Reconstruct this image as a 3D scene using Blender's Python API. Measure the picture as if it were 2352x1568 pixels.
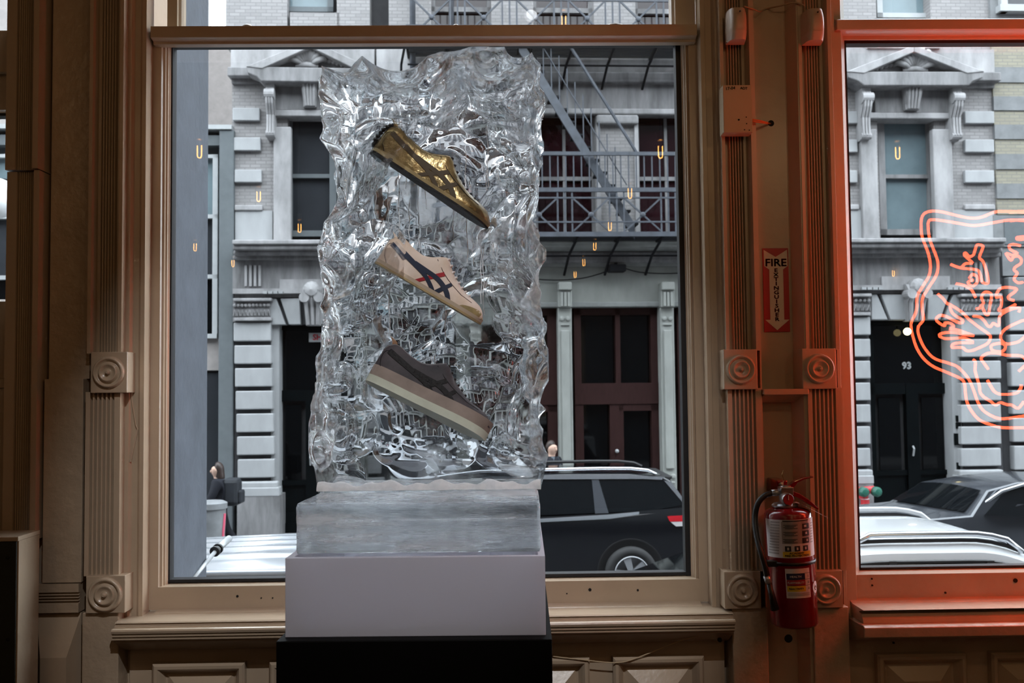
import bpy, bmesh, math, random
import numpy as np
from mathutils import Vector, Matrix

rnd = random.Random(11)
S = bpy.context.scene
C = S.collection
for o in list(bpy.data.objects):
    bpy.data.objects.remove(o)

# ------------------------------------------------------------------ camera
FPX, CW, CH = 2200.0, 2352.0, 1568.0
CAM = Vector((0.0, -2.7, 1.5))
YAW, TILT, ROLL = math.radians(1.1), math.radians(2.76), math.radians(0.64)
_f = Vector((math.sin(YAW) * math.cos(TILT), math.cos(YAW) * math.cos(TILT), math.sin(TILT)))
_r0 = Vector((math.cos(YAW), -math.sin(YAW), 0))
_u0 = _r0.cross(_f)
_up = _u0 * math.cos(ROLL) + _r0 * math.sin(ROLL)
_rt = _r0 * math.cos(ROLL) - _u0 * math.sin(ROLL)
cd = bpy.data.cameras.new('camera')
cd.sensor_width = 36.0
cd.lens = 36.0 * FPX / CW
cd.clip_start, cd.clip_end = 0.05, 200
cd.dof.use_dof = True
cd.dof.focus_distance = 2.45
cd.dof.aperture_fstop = 9.0
cam = bpy.data.objects.new('camera', cd)
C.objects.link(cam)
cam.matrix_world = Matrix(((_rt.x, _up.x, -_f.x, CAM.x), (_rt.y, _up.y, -_f.y, CAM.y), (_rt.z, _up.z, -_f.z, CAM.z), (0, 0, 0, 1)))
S.camera = cam

# ------------------------------------------------------------------ light and exposure
S.view_settings.view_transform = 'Standard'
S.view_settings.look = 'None'
S.view_settings.exposure = 0.0
S.view_settings.gamma = 1.0
S.view_settings.use_curve_mapping = False
w = bpy.data.worlds.new('overcast_sky')
S.world = w
w.use_nodes = True
bg = w.node_tree.nodes['Background']
bg.inputs[0].default_value = (0.87, 0.92, 1.0, 1)
bg.inputs[1].default_value = 8.2
BULB_W, NEON_E, SPOT_W = 2.4, 30.0, 190.0
S.cycles.max_bounces = 10
S.cycles.transmission_bounces = 8
S.cycles.transparent_max_bounces = 12
S.cycles.glossy_bounces = 3
S.cycles.diffuse_bounces = 2
S.cycles.use_adaptive_sampling = True
S.cycles.adaptive_threshold = 0.035
S.cycles.adaptive_min_samples = 16
S.cycles.caustics_refractive = True
S.cycles.sample_clamp_indirect = 8.0
S.cycles.use_denoising = True

# ------------------------------------------------------------------ pixel helpers
def ray(px, py):
    return (_f * FPX + _rt * (px - CW / 2) + _up * (CH / 2 - py)).normalized()
def P(px, py, Y):
    d = ray(px, py)
    return CAM + d * ((Y - CAM.y) / d.y)
def X(px, Y=0.0, py=890):
    return P(px, py, Y).x
def Z(py, Y=0.0, px=1450):
    return P(px, py, Y).z
class Frame:
    """a vertical plane frame: u along the face, w out of it, z up"""
    def __init__(s, O, ang):
        s.O = Vector((O[0], O[1], 0)); s.e = Vector((math.cos(ang), math.sin(ang), 0)); s.n = Vector((math.sin(ang), -math.cos(ang), 0))
    def p(s, px, py, w=0.0):
        d = ray(px, py)
        t = (s.O + s.n * w - CAM).dot(s.n) / d.dot(s.n)
        q = CAM + d * t
        return (q - s.O).dot(s.e), q.z
    def W(s, u, w, z):
        q = s.O + s.e * u + s.n * w
        return Vector((q.x, q.y, z))

# ------------------------------------------------------------------ materials
def M(name, col, rough=.5, metal=0., var=.12, vs=6., bump=0., bs=60., spec=.5, stretch=(1, 1, 1), emit=None, es=0., col2=None, coat=0., trans=0., thresh=None, alpha=None):
    m = bpy.data.materials.get(name)
    if m: return m
    m = bpy.data.materials.new(name); m.use_nodes = True
    nt = m.node_tree; N = nt.nodes; L = nt.links
    b = N['Principled BSDF']
    b.inputs['Base Color'].default_value = (*col, 1)
    b.inputs['Roughness'].default_value = rough
    b.inputs['Metallic'].default_value = metal
    b.inputs['Specular IOR Level'].default_value = spec
    b.inputs['Coat Weight'].default_value = coat
    b.inputs['Coat Roughness'].default_value = .22 if 'paint_' in name or name == 'beige_paint' else .03
    b.inputs['Transmission Weight'].default_value = trans
    if emit:
        b.inputs['Emission Color'].default_value = (*emit, 1); b.inputs['Emission Strength'].default_value = es
    tc = N.new('ShaderNodeTexCoord'); mp = N.new('ShaderNodeMapping')
    mp.inputs['Scale'].default_value = stretch
    L.new(tc.outputs['Object'], mp.inputs[0])
    if var > 0 or col2:
        n = N.new('ShaderNodeTexNoise'); n.inputs['Scale'].default_value = vs; n.inputs['Detail'].default_value = 5; n.inputs['Roughness'].default_value = .6
        L.new(mp.outputs[0], n.inputs[0])
        r = N.new('ShaderNodeValToRGB')
        c2 = col2 or tuple(c * (1 - 2 * var) for c in col)
        a, e = thresh or (.3, .7)
        r.color_ramp.elements[0].position = a; r.color_ramp.elements[1].position = e
        r.color_ramp.elements[0].color = (*c2, 1); r.color_ramp.elements[1].color = (*[min(1, c * (1 + (0 if col2 else var * .4))) for c in col], 1)
        L.new(n.outputs['Fac'], r.inputs[0]); L.new(r.outputs[0], b.inputs['Base Color'])
    if bump > 0:
        n2 = N.new('ShaderNodeTexNoise'); n2.inputs['Scale'].default_value = bs; n2.inputs['Detail'].default_value = 4
        L.new(mp.outputs[0], n2.inputs[0])
        bp = N.new('ShaderNodeBump'); bp.inputs['Strength'].default_value = bump; bp.inputs['Distance'].default_value = .01
        L.new(n2.outputs['Fac'], bp.inputs['Height']); L.new(bp.outputs[0], b.inputs['Normal'])
    return m

def brick_mat(name, c1, c2, mortar, scale=1.0, bw=.21, rh=.07, ms=.008):
    m = bpy.data.materials.new(name); m.use_nodes = True
    nt = m.node_tree; N = nt.nodes; L = nt.links; b = N['Principled BSDF']; b.inputs['Roughness'].default_value = .85
    tc = N.new('ShaderNodeTexCoord'); s = N.new('ShaderNodeSeparateXYZ'); c = N.new('ShaderNodeCombineXYZ'); br = N.new('ShaderNodeTexBrick')
    L.new(tc.outputs['Object'], s.inputs[0]); L.new(s.outputs[0], c.inputs[0]); L.new(s.outputs[2], c.inputs[1]); L.new(c.outputs[0], br.inputs['Vector'])
    br.inputs['Color1'].default_value = (*c1, 1); br.inputs['Color2'].default_value = (*c2, 1); br.inputs['Mortar'].default_value = (*mortar, 1)
    br.inputs['Scale'].default_value = scale; br.inputs['Brick Width'].default_value = bw; br.inputs['Row Height'].default_value = rh; br.inputs['Mortar Size'].default_value = ms
    L.new(br.outputs[0], b.inputs['Base Color'])
    bp = N.new('ShaderNodeBump'); bp.inputs['Strength'].default_value = .5; bp.inputs['Distance'].default_value = .01; bp.invert = True
    L.new(br.outputs['Fac'], bp.inputs['Height']); L.new(bp.outputs[0], b.inputs['Normal'])
    return m

def pane_mat(name, tint=(.96, .985, .98), dirt=0.0, ior=1.5):
    """thin window glass: passes light straight through and mirrors by Fresnel"""
    m = bpy.data.materials.new(name); m.use_nodes = True
    nt = m.node_tree; N = nt.nodes; L = nt.links
    for n in list(N): N.remove(n)
    o = N.new('ShaderNodeOutputMaterial'); t = N.new('ShaderNodeBsdfTransparent'); g = N.new('ShaderNodeBsdfGlossy'); fr = N.new('ShaderNodeFresnel'); mx = N.new('ShaderNodeMixShader')
    t.inputs[0].default_value = (*tint, 1); g.inputs['Roughness'].default_value = 0.0; g.inputs['Color'].default_value = (1, 1, 1, 1); fr.inputs[0].default_value = ior
    ge = N.new('ShaderNodeNewGeometry'); mi = N.new('ShaderNodeMapRange')      # same mirror strength from either side of the sheet
    mi.inputs[3].default_value = ior; mi.inputs[4].default_value = 1 / ior
    L.new(ge.outputs['Backfacing'], mi.inputs[0]); L.new(mi.outputs[0], fr.inputs[0])
    L.new(fr.outputs[0], mx.inputs[0]); L.new(t.outputs[0], mx.inputs[1]); L.new(g.outputs[0], mx.inputs[2])
    last = mx
    if dirt:
        d = N.new('ShaderNodeBsdfDiffuse'); d.inputs[0].default_value = (.75, .78, .8, 1)
        tc = N.new('ShaderNodeTexCoord'); nz = N.new('ShaderNodeTexNoise'); nz.inputs['Scale'].default_value = 260; nz.inputs['Detail'].default_value = 2
        rp = N.new('ShaderNodeValToRGB'); rp.color_ramp.elements[0].position = .70; rp.color_ramp.elements[1].position = .80
        rp.color_ramp.elements[1].color = (dirt, dirt, dirt, 1)
        L.new(tc.outputs['Object'], nz.inputs[0]); L.new(nz.outputs['Fac'], rp.inputs[0])
        m2 = N.new('ShaderNodeMixShader'); L.new(rp.outputs[0], m2.inputs[0]); L.new(mx.outputs[0], m2.inputs[1]); L.new(d.outputs[0], m2.inputs[2]); last = m2
    L.new(last.outputs[0], o.inputs[0])
    return m

def mix_glass_mat(name, ior, rough, tmix, cloud, cloud_scale=9, cloud_lo=.5, cloud_hi=.72, tint=(.97, .985, 1), bump=0., bs=30, stretch=(1, 1, 1), cloudcol=(.9, .93, .96), bump2=0., bs2=200, stretch2=(1, 1, 1), tl=.8, rvar=None):
    """ice or acrylic: refracting glass, a share that passes straight, and white cloudiness"""
    m = bpy.data.materials.new(name); m.use_nodes = True
    nt = m.node_tree; N = nt.nodes; L = nt.links
    for n in list(N): N.remove(n)
    o = N.new('ShaderNodeOutputMaterial')
    g = N.new('ShaderNodeBsdfGlass'); g.inputs['IOR'].default_value = ior; g.inputs['Roughness'].default_value = rough; g.inputs['Color'].default_value = (*tint, 1)
    t = N.new('ShaderNodeBsdfTransparent'); t.inputs[0].default_value = (*tint, 1)
    a = N.new('ShaderNodeMixShader'); a.inputs[0].default_value = tmix
    L.new(g.outputs[0], a.inputs[1]); L.new(t.outputs[0], a.inputs[2])
    d = N.new('ShaderNodeBsdfDiffuse'); d.inputs[0].default_value = (*cloudcol, 1)
    tr = N.new('ShaderNodeBsdfTranslucent'); tr.inputs[0].default_value = (*cloudcol, 1)
    c = N.new('ShaderNodeMixShader'); c.inputs[0].default_value = tl
    L.new(d.outputs[0], c.inputs[1]); L.new(tr.outputs[0], c.inputs[2])
    tc = N.new('ShaderNodeTexCoord'); mp = N.new('ShaderNodeMapping'); mp.inputs['Scale'].default_value = stretch
    L.new(tc.outputs['Object'], mp.inputs[0])
    nz = N.new('ShaderNodeTexNoise'); nz.inputs['Scale'].default_value = cloud_scale; nz.inputs['Detail'].default_value = 6; nz.inputs['Roughness'].default_value = .65
    rp = N.new('ShaderNodeValToRGB'); rp.color_ramp.elements[0].position = cloud_lo; rp.color_ramp.elements[1].position = cloud_hi
    rp.color_ramp.elements[0].color = (cloud[0],) * 3 + (1,); rp.color_ramp.elements[1].color = (cloud[1],) * 3 + (1,)
    L.new(mp.outputs[0], nz.inputs[0]); L.new(nz.outputs['Fac'], rp.inputs[0])
    if rvar:
        n3 = N.new('ShaderNodeTexNoise'); n3.inputs['Scale'].default_value = rvar[2]; n3.inputs['Detail'].default_value = 4; L.new(mp.outputs[0], n3.inputs[0])
        mr = N.new('ShaderNodeMapRange'); mr.inputs[1].default_value = .42; mr.inputs[2].default_value = .62; mr.inputs[3].default_value = rvar[0]; mr.inputs[4].default_value = rvar[1]
        L.new(n3.outputs['Fac'], mr.inputs[0]); L.new(mr.outputs[0], g.inputs['Roughness'])
    e = N.new('ShaderNodeMixShader'); L.new(rp.outputs[0], e.inputs[0]); L.new(a.outputs[0], e.inputs[1]); L.new(c.outputs[0], e.inputs[2])
    L.new(e.outputs[0], o.inputs[0])
    prev = None
    for (bb, sc, st) in ((bump, bs, (1, 1, 1)), (bump2, bs2, stretch2)):
        if bb > 0:
            m2 = N.new('ShaderNodeMapping'); m2.inputs['Scale'].default_value = st; L.new(tc.outputs['Object'], m2.inputs[0])
            n2 = N.new('ShaderNodeTexNoise'); n2.inputs['Scale'].default_value = sc; n2.inputs['Detail'].default_value = 3; L.new(m2.outputs[0], n2.inputs[0])
            bp = N.new('ShaderNodeBump'); bp.inputs['Strength'].default_value = bb; bp.inputs['Distance'].default_value = .01
            L.new(n2.outputs['Fac'], bp.inputs['Height'])
            if prev: L.new(prev.outputs[0], bp.inputs['Normal'])
            prev = bp
    if prev: L.new(prev.outputs[0], g.inputs['Normal'])
    return m

def emit_mat(name, col, s):
    m = bpy.data.materials.new(name); m.use_nodes = True
    b = m.node_tree.nodes['Principled BSDF']; b.inputs['Base Color'].default_value = (*[c * .5 for c in col], 1)
    b.inputs['Emission Color'].default_value = (*col, 1); b.inputs['Emission Strength'].default_value = s
    return m

# ------------------------------------------------------------------ mesh builder
class MB:
    def __init__(s): s.v = []; s.f = []
    def add(s, vs, fs):
        k = len(s.v); s.v += [tuple(v) for v in vs]; s.f += [tuple(i + k for i in f) for f in fs]; return s
    def box(s, x0, x1, y0, y1, z0, z1, T=None):
        vs = [(x, y, z) for x in (x0, x1) for y in (y0, y1) for z in (z0, z1)]
        if T: vs = [T(*v) for v in vs]
        return s.add(vs, [(0, 1, 3, 2), (4, 6, 7, 5), (0, 4, 5, 1), (2, 3, 7, 6), (0, 2, 6, 4), (1, 5, 7, 3)])
    def prism(s, A, B):
        n = len(A)
        return s.add(list(A) + list(B), [tuple(range(n)), tuple(range(2 * n - 1, n - 1, -1))] + [(i, i + n, (i + 1) % n + n, (i + 1) % n) for i in range(n)])
    def tube(s, path, r, n=8, closed=False, cap=True):
        pts = [Vector(p) for p in path]; m = len(pts); rs = r if hasattr(r, '__len__') else [r] * m
        vs = []; prevn = None
        for i, p in enumerate(pts):
            if closed: t = pts[(i + 1) % m] - pts[i - 1]
            else: t = pts[min(i + 1, m - 1)] - pts[max(i - 1, 0)]
            if t.length < 1e-9: t = Vector((0, 0, 1))
            t.normalize()
            if prevn is None:
                a = Vector((0, 0, 1)) if abs(t.z) < .9 else Vector((0, 1, 0))
                nn = (a - t * a.dot(t)).normalized()
            else:
                nn = prevn - t * prevn.dot(t)
                nn = nn.normalized() if nn.length > 1e-6 else prevn
            prevn = nn; bb = t.cross(nn)
            ph = math.pi / n if n == 4 else 0
            for k in range(n):
                a = 2 * math.pi * k / n + ph
                vs.append(p + (nn * math.cos(a) + bb * math.sin(a)) * rs[i])
        fs = []
        for i in range(m if closed else m - 1):
            j = (i + 1) % m
            for k in range(n):
                fs.append((i * n + k, i * n + (k + 1) % n, j * n + (k + 1) % n, j * n + k))
        if cap and not closed:
            fs.append(tuple(range(n - 1, -1, -1))); fs.append(tuple((m - 1) * n + k for k in range(n)))
        return s.add(vs, fs)
    def lathe(s, prof, O, ax=(0, 0, 1), n=24, a0=0., a1=2 * math.pi, ref=None):
        O = Vector(O); ax = Vector(ax).normalized()
        r = Vector(ref) if ref else (Vector((1, 0, 0)) if abs(ax.x) < .9 else Vector((0, 1, 0)))
        r = (r - ax * r.dot(ax)).normalized(); q = ax.cross(r)
        full = abs(a1 - a0 - 2 * math.pi) < 1e-6; m = n if full else n + 1
        vs = []
        for (rad, h) in prof:
            for k in range(m):
                a = a0 + (a1 - a0) * k / n
                vs.append(O + ax * h + (r * math.cos(a) + q * math.sin(a)) * rad)
        fs = []
        for i in range(len(prof) - 1):
            for k in range(n):
                k2 = (k + 1) % m
                fs.append((i * m + k, i * m + k2, (i + 1) * m + k2, (i + 1) * m + k))
        return s.add(vs, fs)
    def grid(s, pts):
        n = len(pts); m = len(pts[0])
        return s.add([p for r in pts for p in r], [(i * m + j, i * m + j + 1, (i + 1) * m + j + 1, (i + 1) * m + j) for i in range(n - 1) for j in range(m - 1)])
    def mesh(s, name, smooth=False, weld=0.):
        me = bpy.data.meshes.new(name); me.from_pydata([tuple(v) for v in s.v], [], s.f)
        bm = bmesh.new(); bm.from_mesh(me)
        if weld: bmesh.ops.remove_doubles(bm, verts=bm.verts, dist=weld)
        bmesh.ops.recalc_face_normals(bm, faces=bm.faces); bm.to_mesh(me); bm.free()
        if smooth:
            me.polygons.foreach_set('use_smooth', [True] * len(me.polygons))
        return me

def put(name, me, mat, parent=None, loc=None):
    o = bpy.data.objects.new(name, me); C.objects.link(o)
    if mat and not me.materials: me.materials.append(mat)
    if loc is not None: o.location = loc
    if parent:
        o.parent = parent
        if parent.get('_base'): o.matrix_parent_inverse = Matrix.Translation(-Vector(parent['_base']))
        elif parent.location.length > 0: o.matrix_parent_inverse = Matrix.Translation(-parent.location)
    return o
def build(name, mb, mat, parent=None, smooth=False, bevel=0., sub=0, weld=0., auto=None):
    me = mb.mesh(name, smooth or auto is not None, weld)
    o = put(name, me, mat, parent)
    if auto is not None:
        me.set_sharp_from_angle(angle=math.radians(auto))
    if bevel:
        m = o.modifiers.new('bevel', 'BEVEL'); m.width = bevel; m.segments = 2; m.limit_method = 'ANGLE'; m.angle_limit = math.radians(40)
    if sub:
        m = o.modifiers.new('sub', 'SUBSURF'); m.levels = sub; m.render_levels = sub
    return o
def tag(o, label, cat=None, group=None, kind=None):
    o['label'] = label
    if cat: o['category'] = cat
    if group: o['group'] = group
    if kind: o['kind'] = kind
    return o
def thing(name, loc, label, cat, group=None, kind=None):
    o = bpy.data.objects.new(name, None); C.objects.link(o); o.location = loc; o.empty_display_size = .05
    o['_base'] = tuple(loc)
    return tag(o, label, cat, group, kind)
def text_mesh(s, size, ex=0.0):
    cu = bpy.data.curves.new('txt', 'FONT'); cu.body = s; cu.size = size; cu.extrude = ex; cu.align_x = 'CENTER'; cu.align_y = 'CENTER'; cu.resolution_u = 2
    o = bpy.data.objects.new('txt', cu); C.objects.link(o)
    dg = bpy.context.evaluated_depsgraph_get(); me = bpy.data.meshes.new_from_object(o.evaluated_get(dg))
    bpy.data.objects.remove(o); bpy.data.curves.remove(cu)
    return [v.co.copy() for v in me.vertices], [tuple(p.vertices) for p in me.polygons]
def text_obj(name, s, size, mat, place, parent, fitw=None, bold=0.):
    vs, fs = text_mesh(s, size)
    xs = [v.x for v in vs]; k = 1.
    if fitw: k = fitw / (max(xs) - min(xs))
    mb = MB(); mb.add([place(v.x * k, v.y) for v in vs], fs)
    if bold:
        for dx, dy in ((bold, 0), (-bold, 0), (0, bold), (0, -bold)):
            mb.add([place(v.x * k + dx, v.y + dy) for v in vs], fs)
    me = bpy.data.meshes.new(name); me.from_pydata([tuple(v) for v in mb.v], [], mb.f)
    return put(name, me, mat, parent)
def cat_rom(pts, k=6, closed=False):
    P_ = [Vector(p) for p in pts]; n = len(P_); out = []
    for i in range(n if closed else n - 1):
        a, b, c, d = (P_[(i - 1) % n] if closed or i > 0 else P_[0]), P_[i], P_[(i + 1) % n], (P_[(i + 2) % n] if closed or i + 2 < n else P_[n - 1])
        for j in range(k):
            t = j / k
            out.append(.5 * ((2 * b) + (c - a) * t + (2 * a - 5 * b + 4 * c - d) * t * t + (-a + 3 * b - 3 * c + d) * t ** 3))
    if not closed: out.append(P_[-1])
    return out
# ================================================================== interior shell
PAINT = M('beige_paint', (.50, .39, .28), rough=.30, coat=.35, var=.05, vs=5, bump=.12, bs=26)
PAINT2 = M('beige_paint_rough', (.48, .375, .27), rough=.34, coat=.25, var=.08, vs=7, bump=.35, bs=30)
DARKHOLE = M('dark_hole', (.01, .01, .01), rough=.9, var=0)
BLACKGASKET = M('black_gasket', (.008, .008, .01), rough=.6, var=0)
FLOORM = M('floor_boards', (.09, .06, .042), rough=.45, var=.2, vs=3, stretch=(8, 1, 1))
CEILM = M('ceiling_paint', (.20, .16, .12), rough=.7)
ROOMW = M('room_plaster', (.13, .105, .085), rough=.8)
EXTW = M('painted_iron_grey', (.085, .097, .12), rough=.5, var=.12, vs=9, bump=.25, bs=35)
PANE = pane_mat('window_glass', dirt=.05)
XL, XR, YB, ZT = -3.4, 4.6, -9.0, 4.0
GY = .10                      # glass plane of the shop windows
WT = 3.45                     # top of the window openings

def struct(name, mb, mat, label, parent=None, **k):
    o = build(name, mb, mat, parent, **k)
    if parent is None: tag(o, label, None, None, 'structure')
    return o
struct('floor', MB().box(XL, XR, YB, .3, -.1, 0), FLOORM, 'dark floor boards of the shop')
struct('ceiling', MB().box(XL, XR, YB, .3, ZT, ZT + .2), CEILM, 'painted shop ceiling carrying the pendant bulbs')
struct('wall_back', MB().box(XL, XR, YB - .2, YB, 0, ZT), ROOMW, 'plain plaster rear wall of the shop')
struct('wall_left', MB().box(XL - .2, XL, YB, .3, 0, ZT), ROOMW, 'plain plaster side wall at the left of the shop')
struct('wall_right', MB().box(XR, XR + .2, YB, .3, 0, ZT), ROOMW, 'plain plaster side wall at the right of the shop')
xa0, xa1 = X(37), X(333)        # pier between far left window and main window
xb0, xb1 = X(1624), X(1938)     # pier between main window and right window
xr_end = xb1 + (xb0 - xa1) + .02
zsM, zsR = Z(1384, .04), Z(1372, .04, 2100)
wf = MB()
wf.box(xa0, X(300), .02, .30, 0, ZT).box(X(1652), X(1925), .035, .30, 0, ZT).box(X(300), X(1652), .01, .30, 0, zsM - .01).box(X(1925), xr_end, .01, .30, 0, zsR - .01)
wf.box(XL, xa0, .01, .30, 0, Z(890, 0, 15)).box(XL, -2.75, .01, .3, Z(890, 0, 15), ZT).box(-2.75, XR, .01, .30, WT, ZT).box(xr_end, XR, .01, .30, 0, WT)
struct('wall_front', wf, PAINT, 'beige painted shopfront wall around the tall windows')

def vprof(pts, z0, z1, back=.05):
    A = [(x, y, z0) for x, y in pts] + [(pts[-1][0], back, z0), (pts[0][0], back, z0)]
    return MB().prism(A, [(x, y, z1) for x, y, _ in A])
def xprof(pts, x0, x1, back=.05):
    """pts (y,z) from top to bottom, extruded along x"""
    A = [(x0, y, z) for y, z in pts] + [(x0, back, pts[-1][1]), (x0, back, pts[0][1])]
    return MB().prism(A, [(x1, y, z) for _, y, z in A])
def reeds(a, b, n, y0, h, k=5):
    out = []
    for i in range(n):
        for j in range(k + 1):
            t = (i + j / k) / n
            out.append((a + (b - a) * t, y0 - h * math.sin(math.pi * j / k)))
    return out
def flutes(a, b, n, y0, d, k=4):
    out = []; w_ = (b - a) / n
    for i in range(n):
        s = a + w_ * (i + .18); e = a + w_ * (i + .82)
        for j in range(k + 1):
            out.append((s + (e - s) * j / k, y0 + d * math.sin(math.pi * j / k)))
    return out
def bullseye(pxl, pxr, r0, r1, parent, y0=-.062):
    pc = (pxl + pxr) / 2
    a, b = P(pxl, (r0 + r1) / 2, y0), P(pxr, (r0 + r1) / 2, y0)
    zt, zb = P(pc, r0, y0).z, P(pc, r1, y0).z
    o = build('bullseye_block', MB().box(a.x, b.x, y0, .03, zb, zt), PAINT, parent, bevel=.002)
    R = (b.x - a.x) / 2 * .92
    pr = [(0, .030), (.05, .032), (.10, .030), (.14, .014), (.18, .010), (.30, .013), (.42, .020), (.48, .024), (.54, .022), (.60, .006), (.68, .003), (.76, .016), (.82, .021), (.90, .017), (.96, .003), (1.0, .0)]
    mb = MB().lathe([(r * R, h * .55 - .001) for r, h in pr], ((a.x + b.x) / 2, y0, (zt + zb) / 2), (0, -1, 0), n=40)
    build('rosette', mb, PAINT, o, smooth=True)
    return o
# --- fluted pilasters: reeded upper shaft, two bullseye blocks, fluted lower shaft, plinth
def pil(name, pxl, pxr, B1, B2, label):
    """B = (row0,row1,px0,px1)"""
    t = thing(name, (X((pxl + pxr) / 2), 0, 0), label, None, kind='structure')
    xl, xr = X(pxl), X(pxr); W_ = xr - xl
    zb1, zb0 = Z(B1[0], -.06, (B1[2] + B1[3]) / 2), Z(B1[1], -.06, (B1[2] + B1[3]) / 2)
    zc1, zc0 = Z(B2[0], -.06, (B2[2] + B2[3]) / 2), Z(B2[1], -.06, (B2[2] + B2[3]) / 2)
    pts = [(xl, -.042), (xl + W_ * .10, -.042), (xl + W_ * .17, -.016)] + reeds(xl + W_ * .24, xl + W_ * .74, 6, -.016, .013) + [(xr - W_ * .19, -.016), (xr - W_ * .11, -.042), (xr, -.042)]
    build('reeded_shaft', vprof(pts, zb1 - .003, ZT - .02), PAINT, t)
    pts = [(xl, -.046)] + flutes(xl + .010, xr - .014, 6, -.046, .013) + [(xr, -.046)]
    build('fluted_shaft', vprof(pts, zc1 - .003, zb0 + .003), PAINT, t)
    bullseye(B1[2], B1[3], B1[0], B1[1], t); bullseye(B2[2], B2[3], B2[0], B2[1], t)
    build('plinth', vprof([(xl - .002, -.05), (xr + .002, -.05)], 0, zc0), PAINT2, t, bevel=.003)
    return t
pil('trim_1', 213, 291, (808, 902, 208, 292), (1322, 1408, 197, 287), 'narrow beige pilaster with two bullseye blocks left of the main window')
pil('trim_2', 1662, 1738, (802, 894, 1662, 1740), (1312, 1398, 1664, 1748), 'beige pilaster with bullseye blocks left of the extinguisher sign')
pil('trim_3', 1843, 1919, (800, 893, 1843, 1921), (1310, 1396, 1858, 1936), 'red lit beige pilaster with bullseye blocks by the neon window')
# far left pilaster, stepped where a joint runs across it
t = thing('trim_4', (X(65), 0, 0), 'dark beige reeded pilaster with a cracked joint at the far left edge', None, kind='structure')
zj, ze = Z(388, -.05, 75), Z(1240, -.05, 50)
for (nm, z0, z1, dy) in (('upper_shaft', zj, ZT - .02, -.012), ('lower_shaft', ze, zj - .003, 0.)):
    a, b = X(22), X(104); W_ = b - a
    pts = [(a, -.03 + dy), (a + W_ * .28, -.03 + dy), (a + W_ * .30, -.02 + dy)] + reeds(a + W_ * .31, a + W_ * .74, 7, -.02 + dy, .008) + [(a + W_ * .76, -.034 + dy), (a + W_ * .84, -.034 + dy), (a + W_ * .85, -.05 + dy), (b, -.05 + dy)]
    build(nm, vprof(pts, z0, z1), PAINT, t)
build('plinth', vprof([(X(18), -.07), (X(72), -.07)], 0, ze), PAINT, t, bevel=.003)
# recessed boards between the two left pilasters
t = thing('trim_5', (X(155), 0, 0), 'recessed beige boards with cracked paint between the left pilasters', None, kind='structure')
zb = Z(870, -.0, 155); zf1, zf0 = Z(1338, -.02, 145), Z(1405, -.02, 145)
build('upper_board', vprof([(X(112), .0), (X(205), .0)], zb, ZT - .02), PAINT2, t)
build('lower_board', vprof([(X(110), -.022), (X(199), -.022)], zf1, zb), PAINT2, t, bevel=.002)
zm = (zf1 + zf0) / 2; h = (zf1 - zf0)
pts = [(-.03, zf1 - .002), (-.03, zf1 - h * .30)]
for i in range(4):
    for j in range(5):
        pts.append((-.03 + .010 * math.sin(math.pi * j / 4), zf1 - h * (.30 + .1 * (i + j / 4))))
pts += [(-.03, zf0)]
build('grooved_block', xprof(pts, X(96), X(196)), PAINT2, t)
z1 = zf0 - .004; xa, xb, xm = X(95), X(196), X(150)
mb = MB().add([(xa, -.01, z1), (xb, -.01, z1), (xa, -.01, 0), (xb, -.01, 0), (xm - .035, -.055, z1 - .11), (xm + .035, -.055, z1 - .11), (xm - .035, -.055, 0), (xm + .035, -.055, 0), (xa, .04, z1), (xb, .04, z1), (xa, .04, 0), (xb, .04, 0)],
    [(0, 1, 5, 4), (0, 4, 6, 2), (1, 3, 7, 5), (4, 5, 7, 6), (0, 8, 9, 1), (8, 10, 11, 9), (0, 2, 10, 8), (1, 9, 11, 3), (2, 6, 7, 3, 11, 10)])
build('raised_panel', mb, PAINT, t)
# channel between the two right pilasters
t = thing('trim_6', (X(1790), 0, 0), 'sunken beige channel holding the fire extinguisher sign', None, kind='structure')
zl1, zl0 = Z(893, -.03, 1790), Z(906, -.03, 1790)
a, b = X(1738), X(1843)
build('channel_back', vprof([(a, -.04), (a + .004, -.04), (a + .020, .018), (b - .018, .018), (b - .004, -.04), (b, -.04)], zl1, ZT - .02), PAINT, t)
build('ledge', MB().box(a + .002, b - .002, -.062, .03, zl0, zl1), PAINT, t, bevel=.002)
build('ledge_cove', xprof([(-.050, zl0 + .001), (-.030, zl0 - .006), (-.010, zl0 - .016), (.006, zl0 - .022)], a + .006, b - .012, .03), PAINT, t)
build('lower_channel', vprof([(a, -.04), (a + .004, -.04), (a + .018, .022), (b - .026, .022), (b - .010, -.04), (b, -.04)], 0, zl0), PAINT, t)
build('pipe_hole', MB().lathe([(0, 0), (.0115, 0), (.0115, -.004)], P(1811, 1466, .0215), (0, -1, 0), n=20), DARKHOLE, t)
build('cable_hole', MB().lathe([(0, 0), (.009, 0), (.009, -.004)], P(1771, 283, .0175), (0, -1, 0), n=20), DARKHOLE, t)
# ------------------------------------------------------------------ windows
def casing(pxs, z0, z1, parent, nm='casing'):
    return build(nm, vprof([(X(p), y) for p, y in pxs], z0, z1), PAINT, parent)
zbM = Z(1331, .085)                       # bottom of the main pane
ztM = Z(101, .085, 980)                   # top of the main pane
zt0, zt1 = Z(84, .0, 980), Z(58, .0, 980)
w2 = thing('window_2', (0, .05, zsM), 'main tall shop window with a beige sash behind the ice block', None, kind='structure')
casing([(291, -.012), (300, -.012), (306, -.002), (318, -.002), (324, -.008), (333, -.008), (333, .042)], zsM - .03, WT, w2)
casing([(1624, .042), (1624, -.008), (1634, -.008), (1636, -.002), (1650, -.002), (1656, -.014), (1663, -.014)], zsM - .03, WT, w2)
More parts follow.
